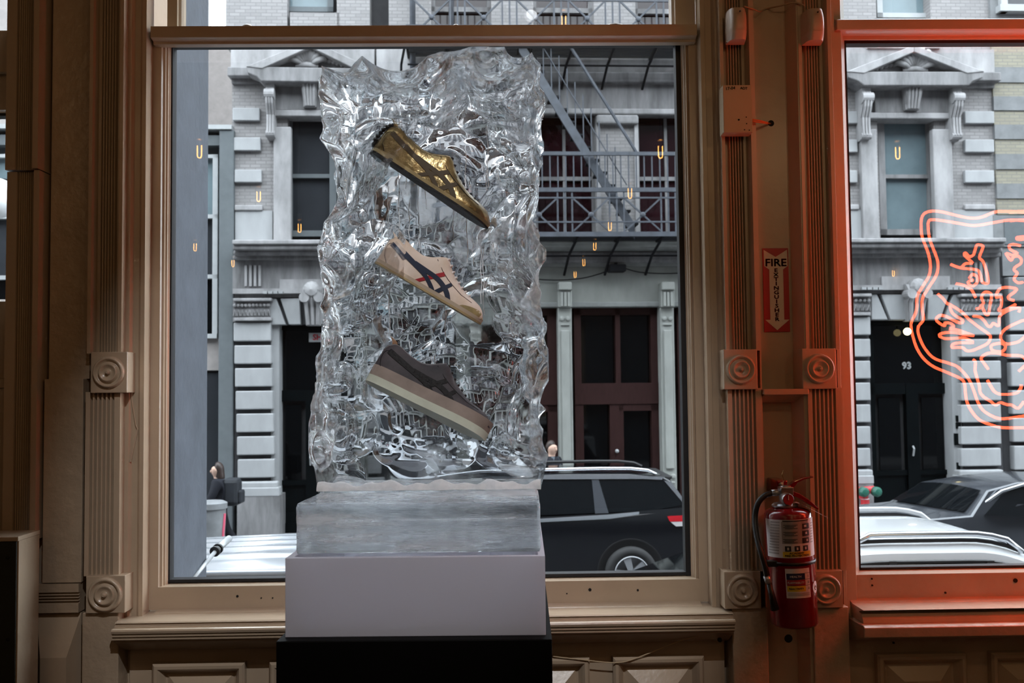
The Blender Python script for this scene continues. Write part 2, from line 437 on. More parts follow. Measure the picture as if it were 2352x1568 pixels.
# sash stiles with beads, then black gasket and pane
def stile(pts, z0, z1, parent, nm='stile'): return build(nm, vprof([(X(p, y), y) for p, y in pts], z0, z1, .12), PAINT, parent)
stile([(330, .042), (366, .042), (370, .048), (375, .050), (378, .062), (382, .064), (384, .074), (388, .078), (390, .09)], zsM, zt1, w2)
stile([(1577, .09), (1579, .078), (1583, .074), (1585, .064), (1588, .062), (1590, .046), (1594, .050), (1597, .042), (1630, .042)], zsM, zt1, w2)
xl, xr = X(389, .09), X(1578, .09)
build('gasket', MB().box(xl, X(394, .09), .084, .12, zbM, ztM), BLACKGASKET, w2)
build('gasket', MB().box(X(1566, .09), xr, .084, .12, zbM, ztM), BLACKGASKET, w2)
build('gasket', MB().box(xl, xr, .084, .12, Z(104, .09, 980), Z(94, .09, 980)), BLACKGASKET, w2)
build('gasket', MB().box(xl, xr, .082, .12, Z(1321, .09), Z(1314, .09)), BLACKGASKET, w2)
build('pane', MB().box(xl, xr, GY, GY + .0012, zbM - .02, ztM + .01), PANE, w2)
# transom bar
zb_ = Z(95, .08, 980)
build('transom_bar', xprof([(.05, zt1), (-.002, zt1), (-.002, zt0), (.022, zt0 - .004), (.022, zt0 - .011), (.045, zt0 - .013), (.06, zb_), (.085, zb_)], X(340), X(1618), .12), PAINT, w2, bevel=.0015)
build('upper_stile', vprof([(X(362), .06), (X(402, .06), .06), (X(404, .07), .075), (X(412, .08), .08), (X(415, .09), .095)], zt1, WT, .12), PAINT, w2)
build('upper_stile', vprof([(X(1557, .09), .095), (X(1559, .08), .08), (X(1566, .07), .075), (X(1568, .06), .06), (X(1625), .06)], zt1, WT, .12), PAINT, w2)
build('upper_pane', MB().box(X(408, .1), X(1562, .1), GY, GY + .0012, zt1 - .01, WT), PANE, w2)
for px_, w_, h_ in ((567, .020, .016), (1047, .012, .015), (1412, .034, .011)):
    q = P(px_, 58, .02); mb = MB()
    mb.lathe([(w_, 0), (w_ * .9, h_ * .5), (w_ * .55, h_ * .9), (0, h_)], (q.x, .03, zt1 - .001), n=12)
    build('sash_lug', mb, PAINT2, w2, smooth=True)
# bottom rail, stool, apron mouldings (rows measured at px 1450)
R = lambda row, y, px=1450: (y, Z(row, y, px))
zr0 = Z(1331, .041)
rail = [(.095, zr0 + .004), (.085, zr0), (.041, zr0 - .001), R(1382, .041), R(1391, .012), R(1394, .010)]
build('bottom_rail', xprof(rail, X(366, .042), X(1597, .042), .12), PAINT, w2)
zs0_ = Z(1393, .012)
st = [(.015, zs0_), (-.070, zs0_ - .001), (-.074, zs0_ - .004), R(1412, -.066), R(1417, -.070), R(1421, -.078), R(1424, -.078), R(1425, -.090), R(1428, -.098), R(1432, -.100), R(1437, -.098), R(1439, -.090), R(1441, -.096), R(1444, -.096), R(1446, -.088), R(1448, -.094), R(1451, -.094), R(1453, -.082), R(1456, -.080), R(1460, -.060), R(1471, -.022), R(1474, .0)]
build('stool', xprof(st, X(292), X(1658), .05), PAINT, w2)
for px_, py_, r_ in ((545, 1369, .0035), (600, 1373, .002), (626, 1373, .002), (1355, 1354, .0045), (1465, 1355, .003), (1302, 1363, .002)):
    build('screw_hole', MB().lathe([(0, 0), (r_, 0), (r_, -.003)], P(px_, py_, .0395), (0, -1, 0), n=12), DARKHOLE, w2)
def panel(parent, px0, px1, row, pxr, y0=.0):
    a, b = X(px0), X(px1); z1 = Z(row, y0, pxr); z0 = .12
    mb = MB()
    def ring(i, y): return [(a + i, y, z1 - i), (b - i, y, z1 - i), (b - i, y, z0 + i), (a + i, y, z0 + i)]
    rings = [ring(0, .012), ring(0, -.012), ring(.006, -.018), ring(.014, -.018), ring(.020, -.010), ring(.030, .008), ring(.035, .010), ring(.075, -.012)]
    vs = [v for r in rings for v in r]; fs = []
    for i in range(len(rings) - 1):
        for k in range(4): fs.append((i * 4 + k, i * 4 + (k + 1) % 4, (i + 1) * 4 + (k + 1) % 4, (i + 1) * 4 + k))
    fs.append(tuple((len(rings) - 1) * 4 + k for k in range(4)))
    build('raised_panel', mb.add(vs, fs), PAINT, parent)
for p0, p1, row in ((358, 566, 1520), (622, 830, 1516), (880, 1085, 1512), (1138, 1344, 1509), (1397, 1602, 1505)):
    panel(w2, p0, p1, row, (p0 + p1) / 2)
# ---- right window
w3 = thing('window_3', (1.5, .05, zsR), 'right shop window with a sash lit red by neon', None, kind='structure')
xq = xr_end
casing([(1919, -.02), (1926, -.02), (1930, -.008), (1936, -.008), (1938, .0), (1939, .018)], zsR - .03, WT, w3)
stile([(1937, .020), (1954, .020), (1957, .046), (1959, .06), (1962, .09)], zsR, WT, w3)
zg0, zg1 = Z(1304, .085, 2150), Z(97, .085, 2150)
build('stile', vprof([(xq - .06, .02), (xq + .02, .02)], zsR, WT, .12), PAINT, w3)
build('gasket', MB().box(X(1961, .09), X(1964.5, .09), .086, .12, zg0, zg1), BLACKGASKET, w3)
build('gasket', MB().box(X(1961, .09), xq, .086, .12, Z(100, .09, 2150), Z(91, .09, 2150)), BLACKGASKET, w3)
build('gasket', MB().box(X(1961, .09), xq, .086, .12, Z(1304, .09, 2150), Z(1300, .09, 2150)), BLACKGASKET, w3)
build('pane', MB().box(X(1960, .09), xq - .03, GY, GY + .0012, zg0 - .02, WT), PANE, w3)
Q = lambda row, y: (y, Z(row, y, 2150))
build('transom_bar', xprof([Q(43, .07), Q(44, .0), Q(67, .0), Q(70, .022), Q(80, .050), Q(81, .055), Q(91, .06), Q(92, .085)], X(1946), xq, .12), PAINT, w3, bevel=.0015)
build('bottom_rail', xprof([(.095, Z(1317, .030, 2150) + .004), (.085, Z(1317, .030, 2150)), Q(1317, .030), Q(1371, .030), Q(1381, .002), Q(1384, .0)], X(1944), xq, .12), PAINT2, w3)
build('stool', xprof([(.004, Z(1382, .002, 2150)), (-.078, Z(1382, .002, 2150) - .001), Q(1399, -.080), Q(1400, -.05), Q(1403, -.05), Q(1407, -.066), Q(1413, -.068), Q(1418, -.074), Q(1428, -.078), Q(1429, -.08)], X(1944), xq, .05), PAINT2, w3)
build('ledge', xprof([Q(1426, -.06), Q(1434, -.108), Q(1440, -.116), Q(1462, -.112), Q(1464, -.03), Q(1466, .0)], X(1934), xq, .05), PAINT2, w3, bevel=.002)
for p0, p1 in ((1993, 2195), (2250, 2452), (2507, 2709), (2764, 2966)): panel(w3, p0, p1, 1498, 2150)
for px_, py_, r_ in ((2003, 1329, .0025), (2004, 1344, .0025), (2172, 1361, .003), (2333, 1333, .006), (2053, 1476, .003)):
    build('screw_hole', MB().lathe([(0, 0), (r_, 0), (r_, -.003)], P(px_, py_, .027 if py_ < 1400 else .004), (0, -1, 0), n=12), DARKHOLE, w3)
# ---- far left window
w1 = thing('window_1', (-2.2, .05, 1), 'sliver of a window with a solid lower panel at the far left edge', None, kind='structure')
L_ = lambda row, y: (y, Z(row, y, 20))
xe = X(37, .05)
build('transom_bar', xprof([L_(68, .06), L_(70, .02), L_(165, .02), L_(170, .05), L_(252, .06), L_(262, .09)], -2.76, xe + .02, .12), PAINT, w1)
build('gasket', MB().box(-2.76, xe + .02, .084, .12, Z(267, .09, 20), Z(260, .09, 20)), BLACKGASKET, w1)
build('lower_panel', xprof([L_(687, .095), L_(690, .06), L_(692, .045), L_(868, .045), L_(870, .02), L_(890, .0), L_(892, .01)], -2.76, xe + .02, .12), PAINT, w1)
build('pane', MB().box(-2.76, xe + .005, GY, GY + .0012, Z(692, .1, 20), WT), PANE, w1)
# ---- exterior iron column outside the main window, and the shop's own upper front
q0, q1 = P(240, 890, .62), P(478, 890, .74)
col = thing('iron_column', (q0.x, .7, -1.35), 'tall slate grey painted iron column standing just outside the main window', 'column')
build('shaft', MB().box(q1.x - .5, q1.x, .33, .74, -1.2, 8), EXTW, col, bevel=.012)
build('base', MB().box(q1.x - .54, q1.x + .04, .31, .78, -1.35, -1.2), EXTW, col, bevel=.012)
OURW = M('own_front_stone', (.06, .06, .065), rough=.8)
mb = MB().box(-45, XL, .02, .5, -1.5, 14).box(XR, 45, .02, .5, -1.5, 14).box(XL, XR, .302, .5, ZT, 14).box(XL, XR, .302, .5, -1.5, 0).box(-45, 45, -12, .02, ZT + .21, 14)
struct('wall_exterior', mb, OURW, 'stone front of the shop building above and beside the windows')
# ================================================================== street
ROAD = M('asphalt', (.055, .057, .06), rough=.8, var=.2, vs=30)
WALK = M('sidewalk_concrete', (.19, .19, .195), rough=.85, var=.12, vs=3)
ZS, ZW = -1.5, -1.35
struct('ground_road', MB().box(-60, 60, 4.0, 13.2, ZS - .2, ZS), ROAD, 'wet grey asphalt street')
struct('sidewalk_near', MB().box(-60, 60, .5, 4.0, ZS - .2, ZW), WALK, 'concrete sidewalk under the shop windows')
struct('sidewalk_far', MB().box(-60, 60, 13.2, 24, ZS - .2, ZW), WALK, 'concrete sidewalk across the street')
# ---- facade frame across the street (turned two degrees against the shop wall)
FA = Frame((2.28, 16.6), math.radians(2.0))
STONE = M('carved_stone', (0.33, 0.325, 0.33), rough=.8, var=.26, vs=2.6, bump=.2, bs=25, stretch=(1, 1, .35))
STONE2 = M('weathered_stone', (.225, .222, .226), rough=.85, var=.28, vs=3, bump=.2, bs=25, stretch=(1.5, 1.5, .3))
WHITEB = M('painted_block', (.33, .338, .346), rough=.7, var=.10, vs=3, stretch=(1, 1, .4))
JOINT = M('dark_joint', (0.0612, 0.0612, 0.0646), rough=.9, var=.1, spec=.12)
BRICKW = brick_mat('white_brick', (.275, .265, .265), (.225, .217, .217), (.185, .18, .18))
BRICKY = brick_mat('yellow_brick', (0.2584, 0.2414, 0.1836), (0.2244, 0.2074, 0.1632), (0.1836, 0.1768, 0.1564))
BAND = M('grey_band_stone', (0.1836, 0.1904, 0.1958), rough=.8, var=.14, vs=4)
IRONG = M('grey_storefront_paint', (0.1224, 0.136, 0.1442), rough=.6, var=.06, spec=.12)
WHITEF = M('white_window_frame', (0.34, 0.3536, 0.3604), rough=.5, var=.05)
CREAMP = M('cream_iron_paint', (0.2584, 0.2686, 0.2516), rough=.6, var=.12, vs=3, stretch=(1, 1, .4))
CREAMD = M('cream_weathered', (0.2176, 0.2278, 0.221), rough=.7, var=.2, vs=2.5)
BROWN = M('brown_door_wood', (0.03128, 0.01428, 0.0136), rough=.45, var=.15, vs=6, stretch=(6, 6, 1), spec=.12)
DGREEN = M('dark_green_door', (0.00204, 0.0034, 0.00408), rough=.35, var=.1, spec=.12)
GLASSD = M('dark_glass', (.002, .0025, .003), rough=.04, var=0, spec=.2)
GLASSR = M('dark_red_glass', (.018, .006, .008), rough=.06, var=.3, vs=1.2, spec=.35)
GLASSB = M('blue_blind_glass', (.15, .20, .22), rough=.08, var=.12, vs=1.2, spec=.35)
GLASSG = M('grey_blind_glass', (.030, .033, .038), rough=.08, var=.15, vs=.9, spec=.35)
CREAMW = M('cream_party_wall', (0.2856, 0.2618, 0.2516), rough=.9, var=.08)
STEEL = M('fire_escape_steel', (0.0544, 0.06256, 0.0782), rough=.55, var=.2, vs=7)
STEELD = M('fire_escape_dark_steel', (0.01088, 0.01224, 0.01496), rough=.7, var=.2, spec=.12)
def FT(u, w_, z): return FA.W(u, w_, z)
def frect(px0, py0, px1, py1, w_):
    a = FA.p(px0, (py0 + py1) / 2, w_)[0]; b = FA.p(px1, (py0 + py1) / 2, w_)[0]
    z1 = FA.p((px0 + px1) / 2, py0, w_)[1]; z0 = FA.p((px0 + px1) / 2, py1, w_)[1]
    return a, b, z0, z1
UC = FA.p(1410, 700, 0)[0]
_pr = [(FA.p(a, 700, .15)[0], FA.p(b, 700, .15)[0]) for a, b in ((2300, 538), (2190, 632), (2100, 721), (2284, 546))]
_b, _a = np.polyfit([p[0] for p in _pr], [p[1] for p in _pr], 1)
def LM(u): return _a + _b * u            # the left bay answers the right one, a little narrower
def ub(u0, u1, z0, z1, w0, w1, mb=None):
    return (mb or MB()).box(min(u0, u1), max(u0, u1), w0, w1, z0, z1, FT)
def fb(px0, py0, px1, py1, w0, w1, mb=None):
    a, b, z0, z1 = frect(px0, py0, px1, py1, w1); return ub(a, b, z0, z1, w0, w1, mb)
def fprism(pts, w0, w1, mb=None, mir=False):
    """pixel polygon on plane w1, extruded back to w0; mir reflects it about the building's axis"""
    q = [FA.p(x, y, w1) for x, y in pts]
    if mir: q = [(LM(u), z) for u, z in q]
    mb = mb or MB(); return mb.prism([FT(u, w1, z) for u, z in q], [FT(u, w0, z) for u, z in q])
bd = thing('stone_building', FT(UC, 0, ZW), 'pale stone building with pedimented windows and a brown storefront across the street', 'building')
def mirbox(nm, px0, py0, px1, py1, w0, w1, mat, bevel=0., parent=None, both=True):
    a, b, z0, z1 = frect(px0, py0, px1, py1, w1); out = []
    for m in ((0, 1) if both else (0,)):
        u0, u1 = (a, b) if m == 0 else (LM(b), LM(a))
        out.append(build(nm, ub(u0, u1, z0, z1, w0, w1), mat, (parent or bd), bevel=bevel))
    return out
def mirpoly(nm, pts, w0, w1, mat, bevel=0.):
    return [build(nm, fprism(pts, w0, w1, None, m), mat, bd, bevel=bevel) for m in (False, True)]
def mirf(nm, fn, mat, smooth=False, parent=None):
    """fn(T) gets a transform of (u,w,z)"""
    out = []
    for m in (False, True):
        T = (lambda u, w_, z: FT(u, w_, z)) if not m else (lambda u, w_, z: FT(LM(u), w_, z))
        out.append(build(nm, fn(T), mat, parent or bd, smooth=smooth))
    return out
# wall bodies, with the openings left free
ul, ur = LM(FA.p(2284, 500, 0)[0]), FA.p(2284, 500, 0)[0]
zroof = 17.0
zc = FA.p(1410, 548, 0)[1]
build('wall_core', ub(ul, ur, ZW, zroof, -1.2, -.45), JOINT, bd)
z120 = FA.p(2100, 118, 0)[1]; z40 = FA.p(2070, 40, 0)[1]
# bays: wall around the second floor window and third floor window
mirbox('bay_wall', 1925, -380, 2008, 118, -.45, 0, BRICKW); mirbox('bay_wall', 2132, -380, 2284, 118, -.45, 0, BRICKW)
mirbox('bay_wall', 2008, 42, 2132, 118, -.45, 0, BRICKW)
mirbox('bay_wall', 1925, 118, 2016, 548, -.45, 0, BRICKW); mirbox('bay_wall', 2146, 118, 2284, 548, -.45, 0, BRICKW); mirbox('bay_wall', 2016, 118, 2146, 270, -.45, 0, STONE)
mirbox('belt_course', 1925, 112, 2284, 166, 0, .10, STONE)
mirbox('belt_cornice', 1925, 164, 2300, 184, 0, .28, STONE2, bevel=.02); mirbox('belt_fascia', 1925, 184, 2284, 200, 0, .10, STONE2)
mirbox('window_sill', 1994, 98, 2160, 110, 0, .16, STONE)
for rows in ((255, 283), (320, 349), (391, 419)):
    mirbox('stone_block', 2217, rows[0], 2284, rows[1], 0, .10, WHITEB, bevel=.015); mirbox('stone_block', 1925, rows[0], 1970, rows[1], 0, .10, WHITEB, bevel=.015)
mirbox('string_course', 2217, 469, 2286, 481, 0, .10, STONE, bevel=.02); mirbox('string_course', 1925, 469, 1974, 481, 0, .10, STONE, bevel=.02)
mirbox('stone_panel', 2192, 482, 2284, 548, 0, .06, WHITEB); mirbox('stone_panel', 1925, 482, 1980, 548, 0, .06, WHITEB)
# second floor window with architrave, consoles and pediment
mirbox('architrave', 1980, 296, 2017, 548, 0, .16, STONE, bevel=.02); mirbox('architrave', 2146, 296, 2190, 548, 0, .16, STONE, bevel=.02)
mirbox('architrave', 1980, 258, 2190, 272, -.25, .18, STONE, bevel=.02)
mirbox('frieze_panel', 2010, 196, 2180, 258, 0, .14, STONE2)
for px_ in (1990, 2198):
    def console(T, px_=px_):
        u, z = FA.p(px_, 280, .3); mb = MB(); hw = .095
        mb.box(u - hw, u + hw, 0, .34, z + .62, z + .95, T)
        prof = [(.34, .62), (.40, .50), (.40, .36), (.32, .24), (.24, .10), (.24, -.06), (.28, -.20), (.26, -.30), (.16, -.36), (.0, -.36), (.0, .62)]
        mb.prism([T(u - hw, a, z + b) for a, b in prof], [T(u + hw, a, z + b) for a, b in prof])
        for k in (-.06, 0, .06):
            mb.tube([T(u + k, .36 + .0, z + .60), T(u + k, .43, z + .46), T(u + k, .40, z + .30), T(u + k, .29, z + .10), T(u + k, .29, z - .1), T(u + k, .31, z - .28)], .025, 6)
        mb.tube([T(u - hw - .02, .36, z + .48), T(u + hw + .02, .36, z + .48)], .11, 14); mb.tube([T(u - hw - .01, .25, z - .28), T(u + hw + .01, .25, z - .28)], .07, 12)
        return mb
    mirf('console', console, STONE)
def keystone(T):
    a, b, z0, z1 = frect(2078, 192, 2118, 250, .3); mb = MB()
    for i, (h, f) in enumerate(((.0, .75), (.35, .85), (.75, 1.0), (1.0, 1.05))): pass
    c = (a + b) / 2; hw = (b - a) / 2
    prof = [(1.0, .30), (.85, .36), (.6, .34), (.2, .26), (.0, .26)]
    mb.prism([T(c - hw * (.8 + .2 * f), d, z0 + (z1 - z0) * f) for f, d in prof] + [T(c - hw * .8, 0, z0), T(c - hw, 0, z1)], [T(c + hw * (.8 + .2 * f), d, z0 + (z1 - z0) * f) for f, d in prof] + [T(c + hw * .8, 0, z0), T(c + hw, 0, z1)])
    for k in (-.6, -.2, .2, .6): mb.tube([T(c + hw * k, .36, z1 - .06), T(c + hw * k, .35, z0 + .3), T(c + hw * k * .85, .27, z0 + .02)], .03, 6)
    return mb
mirf('keystone', keystone, STONE)
mirpoly('pediment_base', [(1944, 164), (2262, 164), (2258, 178), (2235, 186), (2225, 196), (1985, 196), (1972, 186), (1948, 178)], 0, .50, STONE2, bevel=.02)
mirpoly('pediment_field', [(1990, 164), (2100, 112), (2215, 164)], 0, .22, STONE2)
mirpoly('pediment_rake', [(1944, 164), (2100, 103), (2100, 119), (1985, 168)], 0, .52, STONE, bevel=.015)
mirpoly('pediment_rake', [(2262, 164), (2100, 103), (2100, 119), (2222, 168)], 0, .52, STONE, bevel=.015)
def shell(T):
    mb = MB(); u, z = FA.p(2100, 166, .25)
    for k in range(9):
        a = math.radians(18 + 18 * k); r = .47
        mb.tube([T(u, .24, z + .04), T(u + r * .55 * math.cos(a), .36, z + .04 + r * .55 * math.sin(a)), T(u + r * math.cos(a), .34, z + .04 + r * math.sin(a))], [.02, .06, .055], 8)
    for sgn in (-1, 1):
        for i in range(7):
            t_ = i / 6; mb.lathe([(0, .09), (.06, .06), (.085 - .05 * t_, 0)], T(u + sgn * (.30 + .62 * t_), .22, z + .20 * (1 - t_) + .03), FA.n, 8)
    mb.tube([T(u - .25, .26, z + .03), T(u, .32, z + .05), T(u + .25, .26, z + .03)], .06, 8)
    return mb
mirf('shell_carving', shell, STONE, smooth=True)
for m in (0, 1):
    a, b, z0, z1 = frect(2017, 272, 2146, 540, -.25)
    u0, u1 = (a, b) if m == 0 else (LM(b), LM(a))
    g = GLASSB if m == 0 else GLASSG
    f = build('sash_window', ub(u0, u0 + .14, z0, z1, -.4, -.2).box(u1 - .14, u1, -.4, -.2, z0, z1, FT).box(u0, u1, -.4, -.2, z1 - .10, z1, FT).box(u0, u1, -.4, -.2, z0, z0 + .12, FT).box(u0, u1, -.38, -.22, (z0 + z1) / 2 - .04, (z0 + z1) / 2 + .04, FT), STONE2 if m == 0 else IRONG, bd)
    build('pane', ub(u0 + .1, u1 - .1, (z0 + z1) / 2, z1, -.36, -.30), g, f); build('pane', ub(u0 + .1, u1 - .1, z0, (z0 + z1) / 2, -.36, -.33), g, f)
    a, b, z0, z1 = frect(2008, -300, 2132, 42, -.25); u0, u1 = (a, b) if m == 0 else (LM(b), LM(a))
    f = build('sash_window', ub(u0, u0 + .12, z0, z1, -.4, -.2).box(u1 - .12, u1, -.4, -.2, z0, z1, FT).box(u0, u1, -.4, -.2, z0, z0 + .10, FT), WHITEF if m == 0 else IRONG, bd)
    build('pane', ub(u0 + .1, u1 - .1, z0, z1, -.36, -.30), GLASSB, f)
# first floor of the bays: cornice, entablature, capitals, rusticated piers, door
mirbox('cornice_top', 1935, 546, 2312, 556, 0, .62, STONE, bevel=.02)
mirbox('cornice', 1938, 556, 2309, 568, 0, .56, STONE2, bevel=.03); mirbox('cornice', 1942, 568, 2304, 580, 0, .42, STONE2, bevel=.04); mirbox('cornice', 1945, 580, 2300, 590, 0, .28, STONE2, bevel=.02)
mirbox('entablature', 1935, 590, 2296, 656, -.45, .12, STONE2); 
mirbox('entablature_ledge', 1940, 654, 2300, 665, 0, .20, STONE); mirbox('soffit', 1940, 665, 2296, 674, 0, .05, STONE2)
mirbox('frieze_tablet', 2026, 634, 2182, 656, .1, .17, STONE)
for k in range(4): mirbox('triglyph_bar', 2228 + k * 11.5, 602, 2234 + k * 11.5, 648, .1, .17, STONE)
for k in range(4): mirbox('dentil', 2178 + k * 13, 659, 2188 + k * 13, 665, .19, .26, WHITEB)
for k in range(4): mirbox('dentil', 1980 + k * 13, 659, 1990 + k * 13, 665, .19, .26, WHITEB)
for (p0, p1) in ((1940, 2000), (2208, 2300)):
    mirbox('capital', p0, 674, p1 + 3, 681, 0, .30, STONE, bevel=.015)
    mirbox('capital', p0, 681, p1, 726, 0, .18, STONE2)
    def orn(T, p0=p0, p1=p1):
        mb = MB(); n = max(3, int((p1 - p0) / 9))
        for i in range(n):
            u, z = FA.p(p0 + (p1 - p0) * (i + .5) / n, 690, .2); mb.lathe([(0, .07), (.035, .05), (.045, 0)], T(u, .18, z), FA.n, 6)
            u, z = FA.p(p0 + (p1 - p0) * (i + .5) / n, 707, .2); mb.tube([T(u - .03, .19, z - .05), T(u, .23, z + .05), T(u + .03, .19, z - .05)], .022, 5)
        return mb
    mirf('capital_carving', orn, STONE)
    mirbox('capital', p0, 717, p1, 724, 0, .26, STONE, bevel=.01)
    mirbox('pier_core', p0 + 2, 726, p1 - 1, 1098, -.45, .06, JOINT)
    for k in range(7):
        r0 = 728 + k * 50.2
        mirbox('stone_block', p0, r0, p1, r0 + 41, 0, .18, WHITEB, bevel=.02)
    mirbox('pier_base', p0 - 4, 1079, p1 + 6, 1094, 0, .24, WHITEB, bevel=.03); mirbox('pier_base', p0 - 6, 1092, p1 + 8, 1112, 0, .28, WHITEB, bevel=.02)
    mirbox('pier_plinth', p0 - 6, 1110, p1 + 8, 1222, -.45, .27, STONE2)
for pts in ([(2002, 676), (2015, 676), (2040, 734), (2002, 734)], [(2024, 676), (2080, 676), (2084, 734), (2046, 734)], [(2132, 676), (2180, 676), (2160, 734), (2130, 734)], [(2190, 676), (2207, 676), (2207, 734), (2168, 734)]):
    mirpoly('voussoir', pts, -.1, .12, WHITEB, bevel=.015)
mirbox('voussoir_joint', 2000, 674, 2208, 734, -.45, .02, JOINT)
def doorkey(T):
    a, b, z0, z1 = frect(2082, 652, 2130, 736, .3); c = (a + b) / 2; hw = (b - a) / 2; mb = MB()
    prof = [(1.0, .30), (.8, .42), (.62, .40), (.5, .30), (.0, .22)]
    mb.prism([T(c - hw * (.75 + .25 * f), d, z0 + (z1 - z0) * f) for f, d in prof] + [T(c - hw * .75, 0, z0), T(c - hw, 0, z1)], [T(c + hw * (.75 + .25 * f), d, z0 + (z1 - z0) * f) for f, d in prof] + [T(c + hw * .75, 0, z0), T(c + hw, 0, z1)])
    for k in (-.6, 0, .6): mb.tube([T(c + hw * k, .42, z0 + (z1 - z0) * .72), T(c + hw * k, .33, z0 + (z1 - z0) * .48), T(c + hw * k * .8, .24, z0 + .02)], .04, 6)
    for sgn in (-1, 1): mb.tube([T(c + sgn * hw * .75, .2, z0 + (z1 - z0) * .72), T(c + sgn * hw * .75, .46, z0 + (z1 - z0) * .72)], .10, 12)
    mb.lathe([(0, .52), (.12, .48), (.17, .40), (.16, .2)], T(c, 0, z0 + (z1 - z0) * .92), FA.n, 12)
    return mb
mirf('door_keystone', doorkey, STONE)
mirbox('door_jamb', 2189, 734, 2209, 1215, -.4, .02, WHITEB)
mirbox('door_jamb', 1996, 734, 2001, 1215, -.4, .02, WHITEB)
for m in (0, 1):
    a, b, z0, z1 = frect(1999, 738, 2190, 1222, -.3); z0 = ZW
    u0, u1 = (a, b) if m == 0 else (LM(b), LM(a))
    zt_ = frect(1999, 880, 2190, 1222, -.3)[3]; um = (u0 + u1) / 2
    mb = ub(u0, u0 + .10, z0, z1, -.4, -.26).box(u1 - .10, u1, -.4, -.26, z0, z1, FT).box(u0, u1, -.4, -.26, zt_ - .22, zt_, FT).box(u0, u1, -.4, -.26, z1 - .08, z1, FT).box(um - .13, um + .13, -.4, -.25, z0, zt_, FT)
    dd = build('entrance_door', mb, DGREEN, bd)
    build('transom_pane', ub(u0 + .1, u1 - .1, zt_, z1 - .08, -.38, -.35), GLASSD, dd)
    for (s0, s1) in ((u0 + .1, um - .13), (um + .13, u1 - .1)):
        build('door_pane', ub(s0 + .1, s1 - .1, z0 + 1.05, zt_ - .3, -.36, -.33), GLASSD, dd)
        build('door_rail', ub(s0, s1, z0 + .95, z0 + 1.05, -.38, -.28).box(s0, s1, -.38, -.30, z0, z0 + .2, FT).box(s0, s1, -.38, -.33, z0 + .2, z0 + .95, FT), DGREEN, dd)
    build('door_pull', MB().tube([FT(um - .03, -.22, z0 + 1.55), FT(um - .03, -.17, z0 + 1.5), FT(um - .03, -.22, z0 + 1.35)], .02, 6), WHITEF, dd)
    if m == 0:
        uu, zz = FA.p(2083, 840, -.34)
        text_obj('house_number', '93', .20, M('frosted_number', (.5, .52, .53), rough=.6, var=0), lambda x, y: FT(uu + x, -.345, zz + y), dd, bold=.008)
    else:
        a, b, zq0, zq1 = frect(709, 764, 766, 785, -.2)
        sg = build('door_notice', ub(a, b, zq0, zq1, -.24, -.22), WHITEF, dd)
        text_obj('lettering', 'SH', .16, M('sign_red_print', (.55, .02, .04), rough=.6, var=0), lambda x, y: FT(a + .17 + x, -.218, (zq0 + zq1) / 2 + y), dd, bold=.006)
for (r0, r1, p0, p1) in ((954, 968, 2197, 2207), (970, 984, 2197, 2207), (995, 1022, 2193, 2206), (1062, 1080, 2199, 2206)):
    build('intercom', fb(p0, r0, p1, r1, .0, .06), DGREEN, bd)
# centre: second floor windows, piers, frieze; storefront with cream pilasters
PIT = 237.0
piers = [1418 + PIT * k for k in (-2, -1, 0, 1, 2)]
cl, cr = LM(FA.p(1925, 500, 0)[0]), FA.p(1925, 500, 0)[0]
zA, zB, zC_, zD = [FA.p(1410, r, 0)[1] for r in (118, 172, 196, 262)]
build('centre_band', ub(cl, cr, zB, zA, -.45, .08), STONE, bd); build('centre_moulding', ub(cl, cr, zC_, zB, -.45, .22), STONE2, bd, bevel=.04)
build('centre_frieze', ub(cl, cr, zD, zC_, -.45, .04), STONE2, bd); build('centre_moulding', ub(cl, cr, zD - .04, zD + .08, 0, .14), STONE, bd, bevel=.03)
zE = FA.p(1410, 552, 0)[1]
for px_ in piers:
    u = FA.p(px_, 400, 0)[0]; hw = FA.p(1466, 400, 0)[0] - FA.p(1418, 400, 0)[0]
    build('brick_pier', ub(u - hw, u + hw, zE, zD - .04, -.45, 0), BRICKW, bd)
    for s_ in (-1, 1): build('pier_edge', ub(u + s_ * hw * .82, u + s_ * hw, zE, zD - .06, 0, .07), STONE, bd)
    build('pier_capital', ub(u - hw, u + hw, zD - .24, zD - .05, 0, .16), STONE, bd, bevel=.04)
    build('brick_pier', ub(u - hw, u + hw, zA, zroof, -.45, 0), BRICKW, bd)
